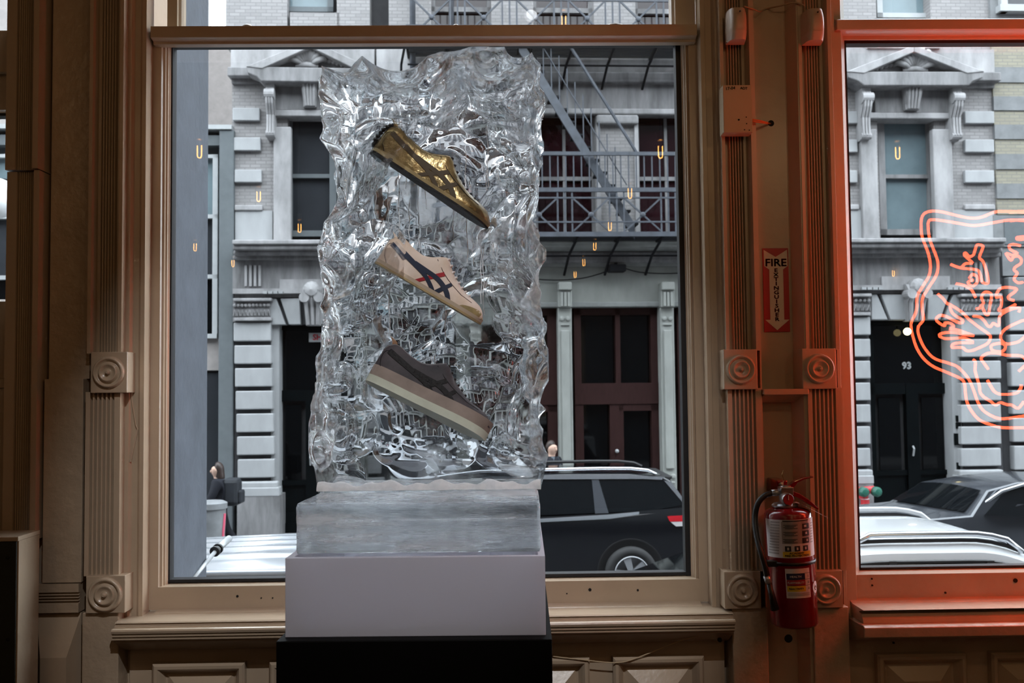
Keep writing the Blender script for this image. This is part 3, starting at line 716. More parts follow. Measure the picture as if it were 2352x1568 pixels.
for k in range(6):
    pc = 1418 + PIT * (k - 2.5)
    u = FA.p(pc, 400, 0)[0]; hw = FA.p(pc + 74, 400, 0)[0] - u
    if u + hw > cr + .3 or u - hw < cl - .3: continue
    f = build('sash_window', ub(u - hw, u + hw, zE, zE + .15, -.45, -.2).box(u - hw, u - hw + .10, -.45, -.2, zE, zD, FT).box(u + hw - .10, u + hw, -.45, -.2, zE, zD, FT).box(u - hw, u + hw, -.44, -.24, zE + 1.28, zE + 1.36, FT).box(u - .03, u + .03, -.44, -.25, zE, zD, FT), STONE2, bd)
    build('pane', ub(u - hw + .08, u + hw - .08, zE + .1, zD, -.42, -.30), GLASSR, f)
    z3 = FA.p(1410, 60, 0)[1]
    build('window_apron', ub(u - hw, u + hw, zA, z3 - .3, -.45, -.05), BRICKW, bd)
    f = build('sash_window', ub(u - hw, u + hw, z3 - .3, z3 - .2, -.45, .02).box(u - hw, u - hw + .12, -.45, -.2, z3 - .3, zroof - 3, FT).box(u + hw - .12, u + hw, -.45, -.2, z3 - .3, zroof - 3, FT).box(u - hw, u + hw, -.45, -.2, z3 + .35, z3 + .45, FT), STONE2, bd)
    build('pane', ub(u - hw + .08, u + hw - .08, z3 - .2, zroof - 3, -.42, -.30), GLASSR, f)
    build('wall_top', ub(u - hw, u + hw, zroof - 3, zroof, -.45, -.02), BRICKW, bd)
r = [FA.p(1410, q, 0)[1] for q in (552, 580, 606, 614, 694, 706)]
build('storefront_cornice', ub(cl, cr, r[1], r[0], -.45, .45), CREAMD, bd, bevel=.05); build('storefront_cornice', ub(cl, cr, r[2], r[1], -.45, .22), STONE2, bd, bevel=.05)
build('storefront_fascia', ub(cl, cr, r[4], r[3], -.45, .05), CREAMP, bd); build('storefront_fascia_rail', ub(cl, cr, r[3], r[2], -.45, .16), CREAMD, bd); build('storefront_fascia_rail', ub(cl, cr, r[5], r[4], -.45, .14), CREAMD, bd, bevel=.02)
for px_ in (1301 - 237 * 2, 1301 - 237, 1301, 1538, 1775):
    u, zq = FA.p(px_, 900, .3); hw = FA.p(px_ + 16, 900, .3)[0] - u
    zt_ = FA.p(px_, 648, .3)[1]
    pt = build('iron_pilaster', ub(u - hw, u + hw, ZW, zt_ - .5, -.3, .20).box(u - hw * .6, u + hw * .6, .2, .25, ZW + 1.2, zt_ - .95, FT), CREAMP, bd, bevel=.02)
    build('pilaster_capital', ub(u - hw * 1.0, u + hw * 1.0, zt_ - .5, zt_ - .16, -.3, .30), CREAMP, pt, bevel=.02); build('pilaster_capital', ub(u - hw * .95, u + hw * .95, zt_ - .16, zt_, -.3, .38), CREAMP, pt, bevel=.02)
    for k in (-.5, 0, .5): build('capital_rib', ub(u + hw * k - .025, u + hw * k + .025, zt_ - .48, zt_ - .2, .3, .35), CREAMP, pt)
    for zz in (zt_ - .72, ZW + 1.05):
        mb = MB()
        for k in (-.45, .45): mb.lathe([(0, .05), (.04, .04), (.055, 0)], FT(u + hw * k, .2, zz), FA.n, 10)
        mb.tube([FT(u - hw * .6, .22, zz - .12), FT(u + hw * .6, .22, zz - .12)], .02, 6)
        build('scroll_ornament', mb, CREAMP, pt)
zw0, zw1 = FA.p(1410, 893, -.2)[1], FA.p(1410, 905, -.2)[1]
for k in range(-2, 3):
    px_ = 1419.5 + 237 * k
    u = FA.p(px_, 800, -.1)[0]; hw = FA.p(px_ + 100, 800, -.1)[0] - u
    if u - hw < cl: continue
    f = build('storefront_bay', ub(u - hw, u - hw + .14, zw0, r[5], -.4, -.1).box(u + hw - .22, u + hw, -.4, -.1, zw0, r[5], FT).box(u - hw, u + hw, -.4, -.1, r[5] - .14, r[5], FT).box(u - hw, u + hw, -.4, -.08, zw1 - .2, zw0 + .12, FT).box(u - .05, u + .05, -.4, -.1, zw0, r[5], FT), BROWN, bd)
    build('pane', ub(u - hw + .1, u - .04, zw0, r[5] - .1, -.32, -.28), GLASSD, f); build('pane', ub(u + .04, u + hw - .2, zw0, r[5] - .1, -.32, -.28), GLASSD, f)
    build('door_leaf', ub(u - hw, u - hw + .17, ZW, zw1 - .2, -.4, -.1).box(u - .19, u - .01, -.4, -.1, ZW, zw1 - .2, FT).box(u - hw, u, -.4, -.1, ZW, ZW + .5, FT), BROWN, f)
    build('door_leaf', ub(u + hw - .23, u + hw, ZW, zw1 - .2, -.4, -.1).box(u - .01, u + .09, -.4, -.1, ZW, zw1 - .2, FT).box(u, u + hw, -.4, -.1, ZW, ZW + .5, FT).box(u, u + hw, -.4, -.1, zw1 - .34, zw1 - .2, FT), BROWN, f)
    build('door_pane', ub(u - hw + .12, u - .14, ZW + .4, zw1 - .2, -.32, -.28), GLASSD, f); build('door_pane', ub(u + .06, u + hw - .2, ZW + .4, zw1 - .2, -.32, -.28), GLASSD, f)
    build('door_knob', MB().lathe([(0, .10), (.035, .08), (.04, .03), (.02, 0)], FT(u - .06, -.1, ZW + 1.55), FA.n, 10), WHITEF, f)
# floodlight on the fascia, cable of it
u, z = FA.p(1417, 615, .3)
fl = thing('floodlight', FT(u, .2, z), 'small dark floodlight fixed over the brown storefront doors', 'floodlight')
build('housing', MB().box(u - .17, u + .17, .12, .42, z - .08, z + .06, FT), STEELD, fl, bevel=.02)
build('bracket', MB().box(u - .03, u + .03, .04, .2, z + .04, z + .12, FT), STEELD, fl)
# lamp in the doorway
u, z = FA.p(2085, 761, -.1)
lp_ = thing('doorway_lamp', FT(u, -.2, z), 'glowing round globe lamp in the doorway numbered 93', 'lamp')
build('globe', MB().lathe([(0, -.075)] + [(.075 * math.sin(math.pi * i / 10), -.075 * math.cos(math.pi * i / 10)) for i in range(1, 10)] + [(0, .075)], FT(u, -.12, z), (0, 0, 1), 16), emit_mat('globe_glow', (1., .82, .42), 9), lp_, smooth=True)
build('stem', MB().tube([FT(u, -.12, z + .07), FT(u, -.12, z + .17)], .015, 6), STEELD, lp_)
# ---- building of yellow brick and grey bands at the right
yb = thing('banded_building', FT(ur + 4, .05, ZW), 'building with alternating yellow brick and grey stone bands at the right', 'building')
ue = ur + 10
zt_ = FA.p(2310, 500, 0.05)[1]; zz = zt_
build('wall_core', ub(ur + .02, ue, ZW, zroof - 1, -1.2, -.02), JOINT, yb)
rows = [-330, -262, -195, -128, -62, -10, 60, 155, 190, 222, 254, 287, 320, 354, 389, 422, 456, 492]
for i in range(len(rows) - 1):
    z1, z0 = FA.p(2320, rows[i], .05)[1], FA.p(2320, rows[i + 1], .05)[1]
    if i % 2 == 0: build('brick_band', ub(ur + .04, ue, z0, z1, -.1, .05), BRICKY, yb)
    else: build('stone_band', ub(ur + .03, ue, z0, z1, -.1, .08), BAND, yb)
a, b, z0, z1 = frect(2296, -140, 2420, 30, .14)
f = build('window_frame', ub(a - .08, b, z0, z0 + .14, 0, .26).box(a - .02, a + .12, 0, .2, z0, z1, FT), WHITEF, yb); build('pane', ub(a + .1, b, z0 + .1, z1, 0, .12), GLASSG, f)
a, b, z0, z1 = frect(2306, 500, 2420, 560, .1)
build('lintel_panel', ub(a - .2, b, z0 - .05, z1 + .06, -.1, .07), BAND, yb); build('dark_panel', ub(a + .02, b, z0, z1 - .05, 0, .09), IRONG, yb)
zq = FA.p(2320, 632, .1)[1]
build('grey_panel', ub(ur + .12, ue, zq, z0 - .06, -.1, .03), BAND, yb)
for k in range(7):
    r0 = 636 + k * 64 + (4 if k else 0)
    z1, z0 = FA.p(2330, r0, .15)[1], FA.p(2330, r0 + 55, .15)[1]
    build('stone_block', ub(ur + .16, ue, z0, z1, -.1, .15), WHITEB if k else BAND, yb, bevel=.02)
build('plinth', ub(ur + .1, ue, ZW, z0 - .1, -.1, .2), STONE2, yb)
# ---- low grey building and its neighbour's party wall at the left
gb = thing('grey_shop_building', FT(ul - 4, 0, ZW), 'low grey painted shop building with white framed windows at the left', 'building')
uL = ul - 14
zt_ = FA.p(510, 288, .1)[1]; zt2 = FA.p(510, 298, .1)[1]
build('roof_edge', ub(uL, ul - .02, zt2, zt_, -6, .16), WHITEF, gb); build('wall_core', ub(uL, ul - .02, ZW, zt2, -6, -.30), IRONG, gb)
a = FA.p(502, 700, .12)[0]; b = FA.p(536, 700, .12)[0]
build('pier', ub(a, b, ZW, zt2, -.3, .12), IRONG, gb, bevel=.02)
build('fascia', ub(uL, a, FA.p(480, 335, 0)[1], FA.p(480, 312, 0)[1], -.3, .05), IRONG, gb)
for k in range(4):
    e = a - .03 - k * 2.75
    zz = [FA.p(487, q, 0)[1] for q in (355, 497, 635, 770, 850, 1215)]
    f = build('window_frame', MB(), WHITEF, gb) if False else build('window_frame', ub(e - .12, e - .02, zz[3], zz[0], -.25, .02).box(e - 2.6, e - 2.5, -.25, .02, zz[3], zz[0], FT).box(e - 2.6, e - .02, -.25, .02, zz[0] - .07, zz[0], FT).box(e - 2.6, e - .02, -.25, .02, zz[1] - .04, zz[1] + .04, FT).box(e - 2.6, e - .02, -.25, .02, zz[2] - .04, zz[2] + .04, FT).box(e - 2.6, e - .02, -.25, .06, zz[3] - .06, zz[3] + .03, FT), WHITEF, gb)
    for i, g in ((0, GLASSB), (1, GLASSG), (2, GLASSD)): build('pane', ub(e - 2.55, e - .06, zz[i + 1], zz[i], -.2, -.12), g, f)
    build('spandrel', ub(e - 2.6, e, zz[4], zz[3] - .06, -.3, -.05), CREAMW, gb); build('shop_pane', ub(e - 2.6, e, ZW + .3, zz[4] - .05, -.3, -.12), GLASSG, gb)
    if k: build('pier', ub(e, e + .28, ZW, zt2, -.3, .08), IRONG, gb)
pw = thing('cream_building', FT(ul - 3, -8, ZW), 'tall cream building whose side wall rises behind the low grey shop', 'building')
u0 = FA.p(542, 150, -7)[0]
build('side_wall', MB().box(ul - 22, u0 - 2.7, -10, -.8, 0, 19, FT).box(ul - 22, ul - .35, -16, -10, 0, 12, FT), CREAMW, pw)
for d in (1.6, 5.0):
    zq = FA.p(500, 232, -2)[1]
    uu = u0 - 2.7
    f = build('side_window', MB().box(uu - .06, uu + .05, -1.4 - d, -.9 - d + .2, zq, zq + 2.0, FT), WHITEF, pw); build('pane', MB().box(uu, uu + .06, -1.3 - d, -.8 - d, zq + .12, zq + 1.85, FT), GLASSB, f)
# white round lantern hung at the grey shop
c_ = P(-8, 455, 14.5)
ln = thing('round_lantern', c_, 'white round paper lantern seen at the far left edge', 'lantern')
build('globe', MB().lathe([(.36 * math.sin(math.pi * i / 12), -.36 * math.cos(math.pi * i / 12)) for i in range(13)], c_, (0, 0, 1), 20), M('paper_white', (.85, .87, .88), rough=.8, var=0), ln, smooth=True)
build('hook', MB().tube([c_ + Vector((0, 0, .35)), c_ + Vector((0, .9, .5)), c_ + Vector((0, 1.9, .5))], .02, 6), STEELD, ln)

# ------------------------------------------------------------------ fire escape
fe = thing('fire_escape', FT(UC, .6, zE), 'blue grey steel fire escape with cross braced railings and a steep stair', 'fire escape')
WF = 1.05
fl_ = FA.p(935, 500, WF)[0]; fr_ = FA.p(1890, 500, WF)[0]
def bar(nm, pts, r, mat=STEEL, n=4, smooth=False): return build(nm, MB().tube(pts, r, n), mat, fe, smooth=smooth)
def pf(px, py, w_=WF): u, z = FA.p(px, py, w_); return FT(u, w_, z)
def pz(px, py, w_=WF): return FA.p(px, py, w_)
def level(rowT, rowM, rowB, floor_row, first, sh):
    zT, zM, zB_ = [FA.p(1410, r_, WF)[1] for r_ in (rowT, rowM, rowB)]
    build('rail', ub(fl_, fr_, zT - .035, zT + .035, WF - .03, WF + .03), STEEL, fe)
    build('rail', ub(fl_, fr_, zM - .03, zM + .05, WF - .03, WF + .03), STEEL, fe)
    build('rail', ub(fl_, fr_, zM - .16, zM - .13, WF - .02, WF + .02), STEEL, fe)
    build('floor_edge', ub(fl_, fr_, zB_ - .07, zB_ + .02, WF - .03, WF + .04), STEEL, fe)
    build('rail', ub(fl_, fr_, zB_ + .2, zB_ + .23, WF - .02, WF + .02), STEEL, fe)
    hu = FA.p(1418, 400, WF)[0] - FA.p(1400, 400, WF)[0]
    me = None; n = int((fr_ - fl_) / hu)
    for i in range(n + 1):
        if me is None:
            o = build('baluster', MB().box(-.012, .012, -.012, .012, zM, zT), STEEL, fe); me = o.data; o.location = FT(fl_ + i * hu, WF, 0)
        else: put('baluster', me, STEEL, fe, FT(fl_ + i * hu, WF, 0))
    du = FA.p(1357.5, 485, WF)[0] - FA.p(1238, 485, WF)[0]; c0 = FA.p(1238, 485, WF)[0]; zc_ = (zM - .15 + zB_ + .03) / 2
    mx = mv = mr = None
    for k in range(-3, 6):
        c = c0 + sh + k * du
        if c < fl_ or c > fr_: continue
        L_ = FT(c, WF, 0)
        a_ = FA.e * .34; h_ = (zM - .15 - zB_) / 2 * .92
        if mx is None:
            o = build('cross_brace', MB().tube([-a_ + Vector((0, 0, zc_ - h_)), a_ + Vector((0, 0, zc_ + h_))], .022, 4).tube([-a_ + Vector((0, 0, zc_ + h_)), a_ + Vector((0, 0, zc_ - h_))], .022, 4), STEEL, fe); mx = o.data; o.location = L_
            o = build('brace_rosette', MB().lathe([(0, .04), (.035, .035), (.055, .015), (.055, -.02), (0, -.02)], (0, 0, zc_), FA.n, 8), STEEL, fe); mr = o.data; o.location = L_
            o = build('baluster', MB().box(-.016, .016, -.012, .012, zB_, zM), STEEL, fe); mv = o.data; o.location = FT(c + .36, WF, 0)
        else:
            put('cross_brace', mx, STEEL, fe, L_); put('brace_rosette', mr, STEEL, fe, L_); put('baluster', mv, STEEL, fe, FT(c + .36, WF, 0))
        for q in (.50, .64): put('baluster', mv, STEEL, fe, FT(c + q, WF, 0))
    # floor slats and brackets
    sl = None
    for i in range(11):
        o = build('floor_slat', ub(fl_, fr_, zB_ - .06, zB_ - .03, .10 + i * .085, .14 + i * .085), STEELD, fe) if True else None
    zf = zB_ - .07
    for px_ in range(935, 1895, 98):
        u = FA.p(px_, 560, WF)[0]
        build('bracket', MB().tube([FT(u, WF, zf), FT(u - .12, .55, zf - .30), FT(u - .16, .06, zf - .62)], .026, 6).tube([FT(u, WF, zf), FT(u, .0, zf)], .03, 4), STEELD, fe)
    build('cross_rod', MB().tube([FT(fl_, .55, zf - .30), FT(fr_, .55, zf - .30)], .02, 6), STEELD, fe)
level(353, 437, 535, 545, 1238, 0.)
level(-98, -15, 88, 98, 1235, -.02)
# stair between the two levels
for w_, nm in ((.92, 'stair_stringer'), (.42, 'stair_stringer')):
    a0, a1 = pz(1192, 100, w_), pz(1458, 532, w_); dv = .16
    build(nm, MB().prism([FT(a0[0], w_, a0[1] + dv), FT(a1[0], w_, a1[1] + dv), FT(a1[0], w_, a1[1] - dv), FT(a0[0], w_, a0[1] - dv)], [FT(a0[0], w_ - .05, a0[1] + dv), FT(a1[0], w_ - .05, a1[1] + dv), FT(a1[0], w_ - .05, a1[1] - dv), FT(a0[0], w_ - .05, a0[1] - dv)]), STEEL, fe)
    h0, h1 = pz(1306, 100, w_), pz(1462, 350, w_)
    bar('handrail', [FT(h0[0], w_, h0[1]), FT(h1[0], w_, h1[1])], .032, n=6)
    h2, h3 = pz(1245, 105, w_), pz(1440, 425, w_)
    bar('handrail', [FT(h2[0], w_, h2[1]), FT(h3[0], w_, h3[1])], .012, n=6)
a0, a1 = pz(1192, 100, .67), pz(1458, 532, .67)
for i in range(15):
    t_ = (i + .5) / 15; u = a0[0] + (a1[0] - a0[0]) * t_; z = a0[1] + (a1[1] - a0[1]) * t_
    build('tread', ub(u - .11, u + .11, z - .02, z + .02, .42, .9), STEELD, fe)
for px_ in range(1250, 1420, 18):
    u, z = pz(px_, 300, .9); t_ = (u - a0[0]) / (a1[0] - a0[0]); zs = a0[1] + (a1[1] - a0[1]) * t_
    build('stair_baluster', ub(u - .01, u + .01, zs, zs + .95, .89, .91), STEEL, fe)
for px_, rr in ((948, .06), (1037, .055)):
    u, z = FA.p(px_, 100, .3); build('drain_pipe', MB().tube([FT(u, .3, zE), FT(u, .3, zroof)], rr, 10), STEEL, fe, smooth=True)
# cable sagging from the floodlight over the fascia
pts = [FA.W(FA.p(x, y, .12)[0], .12, FA.p(x, y, .12)[1]) for x, y in ((1180, 635), (1260, 643), (1330, 640), (1380, 628), (1420, 614), (1470, 625), (1540, 628), (1640, 622))]
tag(build('fascia_cable', MB().tube(cat_rom(pts, 5), .012, 5), STEELD), 'thin dark cable sagging across the cream storefront fascia', 'cable')
# ================================================================== vehicles
CARBLK = M('black_car_paint', (.006, .0065, .009), rough=.12, var=0, spec=.4, coat=.3)
CARWHT = M('white_car_paint', (.50, .515, .53), rough=.2, var=0, coat=.5)
CARSLV = M('silver_car_paint', (.24, .255, .275), rough=.22, metal=.25, var=0, coat=.3)
CARGRY = M('graphite_car_paint', (.06, .065, .075), rough=.15, metal=.3, var=0, coat=.6)
CARGL = M('car_glass', (.004, .005, .006), rough=.03, var=0, spec=.35)
TRIMB = M('black_trim', (.012, .012, .013), rough=.5, var=0)
CHROME = M('chrome', (.75, .77, .8), rough=.15, metal=1., var=0)
RUBBER = M('tyre_rubber', (.02, .02, .021), rough=.8, var=.1)
ALLOY = M('alloy_rim', (.42, .43, .45), rough=.3, metal=.6, var=0)
REDL = M('tail_light_red', (.55, .01, .02), rough=.15, var=0)
CLEARL = M('tail_light_clear', (.6, .58, .58), rough=.15, var=0)
def wheel(parent, c, r, n, wd=.23):
    """c on the outer face, n the outward direction"""
    c = Vector(c); n = Vector(n)
    ty = build('tyre', MB().lathe([(r * .66, -wd), (r * .93, -wd), (r, -wd * .8), (r, -wd * .25), (r * .95, -.01), (r * .80, .0), (r * .66, -.015), (r * .66, -wd)], c, n, 36), RUBBER, parent, smooth=True)
    rm = build('rim', MB().lathe([(r * .67, -.12), (r * .67, .0), (r * .63, .004), (r * .60, -.03), (r * .58, -.10), (.0, -.11)], c, n, 36), ALLOY, parent, smooth=True)
    a = Vector((0, 0, 1)); b = n.cross(a).normalized()
    for k in range(5):
        t_ = 2 * math.pi * k / 5 + .3; d = a * math.cos(t_) + b * math.sin(t_); s_ = n.cross(d)
        A = [c + d * r * .08 + s_ * r * .10, c + d * r * .60 + s_ * r * .15, c + d * r * .60 - s_ * r * .15, c + d * r * .08 - s_ * r * .10]
        build('spoke', MB().prism([p + n * -.012 for p in A], [p + n * -.06 for p in A]), ALLOY, rm)
    build('hub_cap', MB().lathe([(0, .005), (r * .12, .0), (r * .14, -.06)], c, n, 14), ALLOY, rm)
def loft(secs):
    """secs: list of closed loops (equal length) -> skin with caps"""
    n = len(secs[0]); vs = [v for s_ in secs for v in s_]
    fs = [(i * n + k, i * n + (k + 1) % n, (i + 1) * n + (k + 1) % n, (i + 1) * n + k) for i in range(len(secs) - 1) for k in range(n)]
    fs += [tuple(range(n)), tuple((len(secs) - 1) * n + k for k in range(n))]
    return MB().add(vs, fs)
# ---- black SUV parked across the street
YS = 11.1; WS = 1.88
def sp(px, py, y=YS): q = P(px, py, y); return (q.x, q.z)
sv = thing('black_suv', (P(1300, 1300, YS).x, YS + .9, ZS), 'black SUV with chrome belt line parked across the street beyond the main window', 'car')
def slab(pts, ins):
    """side profile (x,z) swept across the car; ins(z) narrows the upper body"""
    secs = []
    for f in (0, .04, .96, 1.0):
        e = .05 if f in (0, 1.0) else 0
        secs.append([(x, YS + WS * f + (ins(z) if f < .5 else -ins(z)), z - (e * .3 if z > 0 else 0)) for x, z in pts])
    return loft(secs)
zb = sp(1400, 1352)[1]
body = [sp(*p) for p in ((840, 1200), (1000, 1192), (1235, 1187), (1400, 1179), (1560, 1166), (1590, 1162), (1600, 1200), (1606, 1262), (1600, 1300), (1560, 1338), (900, 1352), (832, 1345), (822, 1260))]
for px_ in (1449, 1003):
    q = P(px_, 1314, YS); build('wheel_arch', MB().lathe([(0, .004), (.45, .004), (.465, .012), (.48, .010), (.485, -.02)], (q.x, YS, q.z), (0, -1, 0), 36), TRIMB, sv, auto=40)
build('body', slab(body, lambda z: .0), CARBLK, sv, auto=35)
zroof_ = sp(1400, 1094)[1]; zbelt = sp(1400, 1178)[1]
tb = lambda z: .02 + .20 * max(0, (z - zbelt)) / (zroof_ - zbelt)
top = [sp(*p) for p in ((910, 1192), (1000, 1125), (1060, 1102), (1120, 1094), (1300, 1088), (1450, 1088), (1530, 1096), (1546, 1104), (1582, 1166), (1400, 1180), (1235, 1188))]
build('cabin', slab(top, tb), CARBLK, sv, bevel=.02, auto=35)
def sidepane(nm, pts, mat, off=.012, parent=sv, th=.02):
    q = [sp(*p) for p in pts]
    A = [(x, YS + tb(z) - off, z) for x, z in q]; build(nm, MB().prism(A, [(x, y + th, z) for x, y, z in A]), mat, parent)
sidepane('door_window', [(1085, 1112), (1120, 1105), (1362, 1104), (1367, 1178), (1240, 1183), (1085, 1188)], CARGL); sidepane('door_window', [(1010, 1128), (1078, 1110), (1078, 1188), (960, 1190)], CARGL)
sidepane('quarter_window', [(1376, 1104), (1480, 1103), (1524, 1104), (1570, 1160), (1500, 1172), (1398, 1177)], CARGL)
sidepane('window_pillar', [(1362, 1103), (1378, 1103), (1398, 1178), (1367, 1179)], CARGRY, off=.02)
sidepane('roof_strip', [(1060, 1105), (1120, 1096), (1300, 1093), (1450, 1093), (1532, 1098), (1524, 1104), (1480, 1102), (1120, 1104)], CHROME, off=.03)
sidepane('belt_moulding', [(960, 1196), (1235, 1191), (1400, 1181), (1572, 1165), (1590, 1168), (1400, 1191), (1235, 1199), (960, 1205)], CHROME, off=.03)
sidepane('rear_glass_edge', [(1530, 1106), (1546, 1108), (1586, 1166), (1574, 1160)], CHROME, off=.02)
for yy in (YS + .25, YS + WS - .25):
    pts = [(P(x, 890, YS).x, yy, P(x, y, YS).z) for x, y in ((1000, 1098), (1100, 1086), (1240, 1082), (1380, 1079), (1450, 1079), (1490, 1083), (1510, 1092))]
    build('roof_rail', MB().tube(pts, .025, 8), CHROME if yy < YS + 1 else TRIMB, sv, smooth=True)
q = [sp(*p) for p in ((1505, 1095), (1552, 1097), (1548, 1104), (1515, 1106))]
build('spoiler', MB().prism([(x, YS + .22, z) for x, z in q], [(x, YS + WS - .22, z) for x, z in q]), TRIMB, sv, bevel=.01)
sidepane('tail_light', [(1532, 1185), (1600, 1182), (1600, 1196), (1538, 1197)], REDL, off=.04); sidepane('tail_light_lens', [(1540, 1198), (1600, 1196), (1600, 1206), (1552, 1208)], CLEARL, off=.04)
for px_ in (1449, 1003):
    q = P(px_, 1314, YS); wheel(sv, (q.x, YS - .13, q.z), .372, (0, -1, 0))
# ---- dark crossover parked further right across the street
gc = thing('dark_crossover', (8.2, YS + .9, ZS), 'dark graphite crossover with a sloping windscreen beyond the white roof', 'car')
def gp(px, py, y): q = P(px, py, y); return Vector((q.x, y, q.z))
Yn, Yf = 11.1, 12.9
near = [(1960, 1215), (2090, 1196), (2232, 1184), (2292, 1130), (2352, 1111), (2440, 1104), (2560, 1112), (2640, 1170), (2680, 1220), (2680, 1345), (1960, 1345)]
nearp = [gp(x, y, Yn) for x, y in near]
def far_of(v, i):
    s_ = .45 if i <= 3 else .0
    return Vector((v.x - s_, Yf, v.z - (.0 if i > 1 else .02)))
def rowat(f):
    out = []
    for i, v in enumerate(nearp):
        w_ = far_of(v, i); p = v.lerp(w_, f)
        if 3 <= i <= 6: p = v.lerp(w_, .11 + .78 * f); p.z += .045 * math.sin(math.pi * f)
        if i in (0, 1, 2): p.x -= .18 * math.sin(math.pi * f); p.z += .03 * math.sin(math.pi * f)
        out.append(p)
    return out
rows_ = [rowat(f) for f in (0, .15, .35, .5, .65, .85, 1.)]
build('body', loft(rows_), CARGRY, gc, bevel=.02, auto=50)
mb = MB(); g_ = []
for f in (.06, .2, .35, .5, .65, .8, .94):
    r_ = rowat(f); a, b = r_[2], r_[3]; d = Vector((-.014, 0, .016)); g_.append([a.lerp(b, .06) + d, a.lerp(b, .5) + d, a.lerp(b, .93) + d])
build('windscreen', mb.grid(g_), CARGL, gc, smooth=True)
q = [gp(x, y, Yn) for x, y in ((2262, 1182), (2310, 1140), (2352, 1122), (2440, 1116), (2540, 1122), (2590, 1168), (2600, 1188), (2400, 1190))]
A = [Vector((v.x, Yn + .20 * max(0, min(1, (1184 - y) / 70)) - .012, v.z)) for v, (x, y) in zip(q, ((2262, 1182), (2310, 1140), (2352, 1122), (2440, 1116), (2540, 1122), (2590, 1168), (2600, 1188), (2400, 1190)))]
build('side_window', MB().prism(A, [v + Vector((0, .02, 0)) for v in A]), CARGL, gc)
build('roof_strip', MB().tube([gp(x, y, Yn + .12) for x, y in ((2236, 1180), (2262, 1155), (2300, 1128), (2352, 1112), (2440, 1105))], .03, 6), CHROME, gc, smooth=True)
for px_ in (2100, 2560):
    q = P(px_, 1320, Yn); wheel(gc, (q.x, Yn - .01, q.z), .36, (0, -1, 0))
# ---- white SUV parked right below the right window
YW = 3.6
wv = thing('white_suv', (2.8, YW + .9, ZS), 'white SUV parked under the right window, only its roof and upper glass showing', 'car')
def wp(px, py, y): q = P(px, py, y); return Vector((q.x, y, q.z))
zr = P(2150, 1246, YW + .2).z; WX0, WX1 = P(1740, 1250, YW).x, P(2460, 1250, YW).x
def wz(x):                       # roof height along the car
    t_ = (x - WX0) / (WX1 - WX0); return zr - .16 * (1 - min(1, t_ / .45)) ** 2 - .20 * max(0, (t_ - .72) / .28) ** 2
g_ = []
n = 28
for i in range(n + 1):
    x = WX0 + (WX1 - WX0) * i / n; row = []
    for f in [k / 14 for k in range(15)]:
        y = YW + .12 + 1.52 * f; c = 1 - abs(2 * f - 1) ** 5
        row.append((x, y, wz(x) - .055 + .075 * c + .02 * math.sin(math.pi * f)))
    g_.append(row)
mb = MB().grid(g_)
build('roof', mb, CARWHT, wv, smooth=True)
for side in (0, 1):
    ys = YW + .12 if side == 0 else YW + 1.64; yl = YW if side == 0 else YW + 1.76
    o = []; o2 = []; o3 = []
    for i in range(n + 1):
        x = WX0 + (WX1 - WX0) * i / n; zt_ = wz(x) - .055
        o.append([(x, ys, zt_), (x, ys + (yl - ys) * .12, zt_ - .035), (x, ys + (yl - ys) * .16, zt_ - .05)])
        xb = x
        o2.append([(x, ys + (yl - ys) * .16, zt_ - .05), (xb, yl, zt_ - .46)])
    build('roof_side', MB().grid(o), CARWHT, wv, smooth=True); build('side_glass', MB().grid(o2), CARGL, wv)
    xs = [WX0 + (WX1 - WX0) * k / 20 for k in range(7, 19)]
    build('roof_rail', MB().tube([(xs[0], ys + .10 * (1 - 2 * side), wz(xs[0]) + .01)] + [(x, ys + .10 * (1 - 2 * side), wz(x) + .055) for x in xs[1:-1]] + [(xs[-1], ys + .10 * (1 - 2 * side), wz(xs[-1]) + .01)], .021, 8), CHROME if side == 0 else CARWHT, wv, smooth=True)
    build('rail_base', MB().tube([(x, ys + .10 * (1 - 2 * side), wz(x) + .012) for x in xs], .014, 6), TRIMB, wv)
    build('window_trim', MB().tube([(x, ys + (yl - ys) * .16 - .004 * (1 - 2 * side), wz(x) - .108) for x in [WX0 + (WX1 - WX0) * k / 20 for k in range(1, 20)]], .012, 6), TRIMB, wv)
    for px_ in (2063, 2290):
        xx = P(px_, 1265, YW).x
        build('window_pillar', MB().prism([(xx - .025, ys + (yl - ys) * .16 - .006 * (1 - 2 * side), wz(xx) - .1), (xx + .025, ys + (yl - ys) * .16 - .006 * (1 - 2 * side), wz(xx) - .1), (xx + .05, yl - .006 * (1 - 2 * side), wz(xx) - .5), (xx, yl - .006 * (1 - 2 * side), wz(xx) - .5)], [(xx - .025, ys + (yl - ys) * .3, wz(xx) - .1), (xx + .025, ys + (yl - ys) * .3, wz(xx) - .1), (xx + .05, yl + .03 * (1 - 2 * side), wz(xx) - .5), (xx, yl + .03 * (1 - 2 * side), wz(xx) - .5)]), TRIMB, wv)
xm0, xm1 = WX0 - 1.6, WX1 + .25; zbl = zr - .52
bp_ = [(xm0, zbl - .35), (xm0 + .9, zbl - .12), (WX0 - .75, zbl - .02), (WX0, zbl), (WX1, zbl), (xm1, zbl - .02), (xm1 + .05, zbl - .7), (xm1, ZS + .25), (xm0, ZS + .25), (xm0 - .08, zbl - .8)]
build('body', MB().prism([(x, YW, z) for x, z in bp_], [(x, YW + 1.76, z) for x, z in bp_]), CARWHT, wv, bevel=.05)
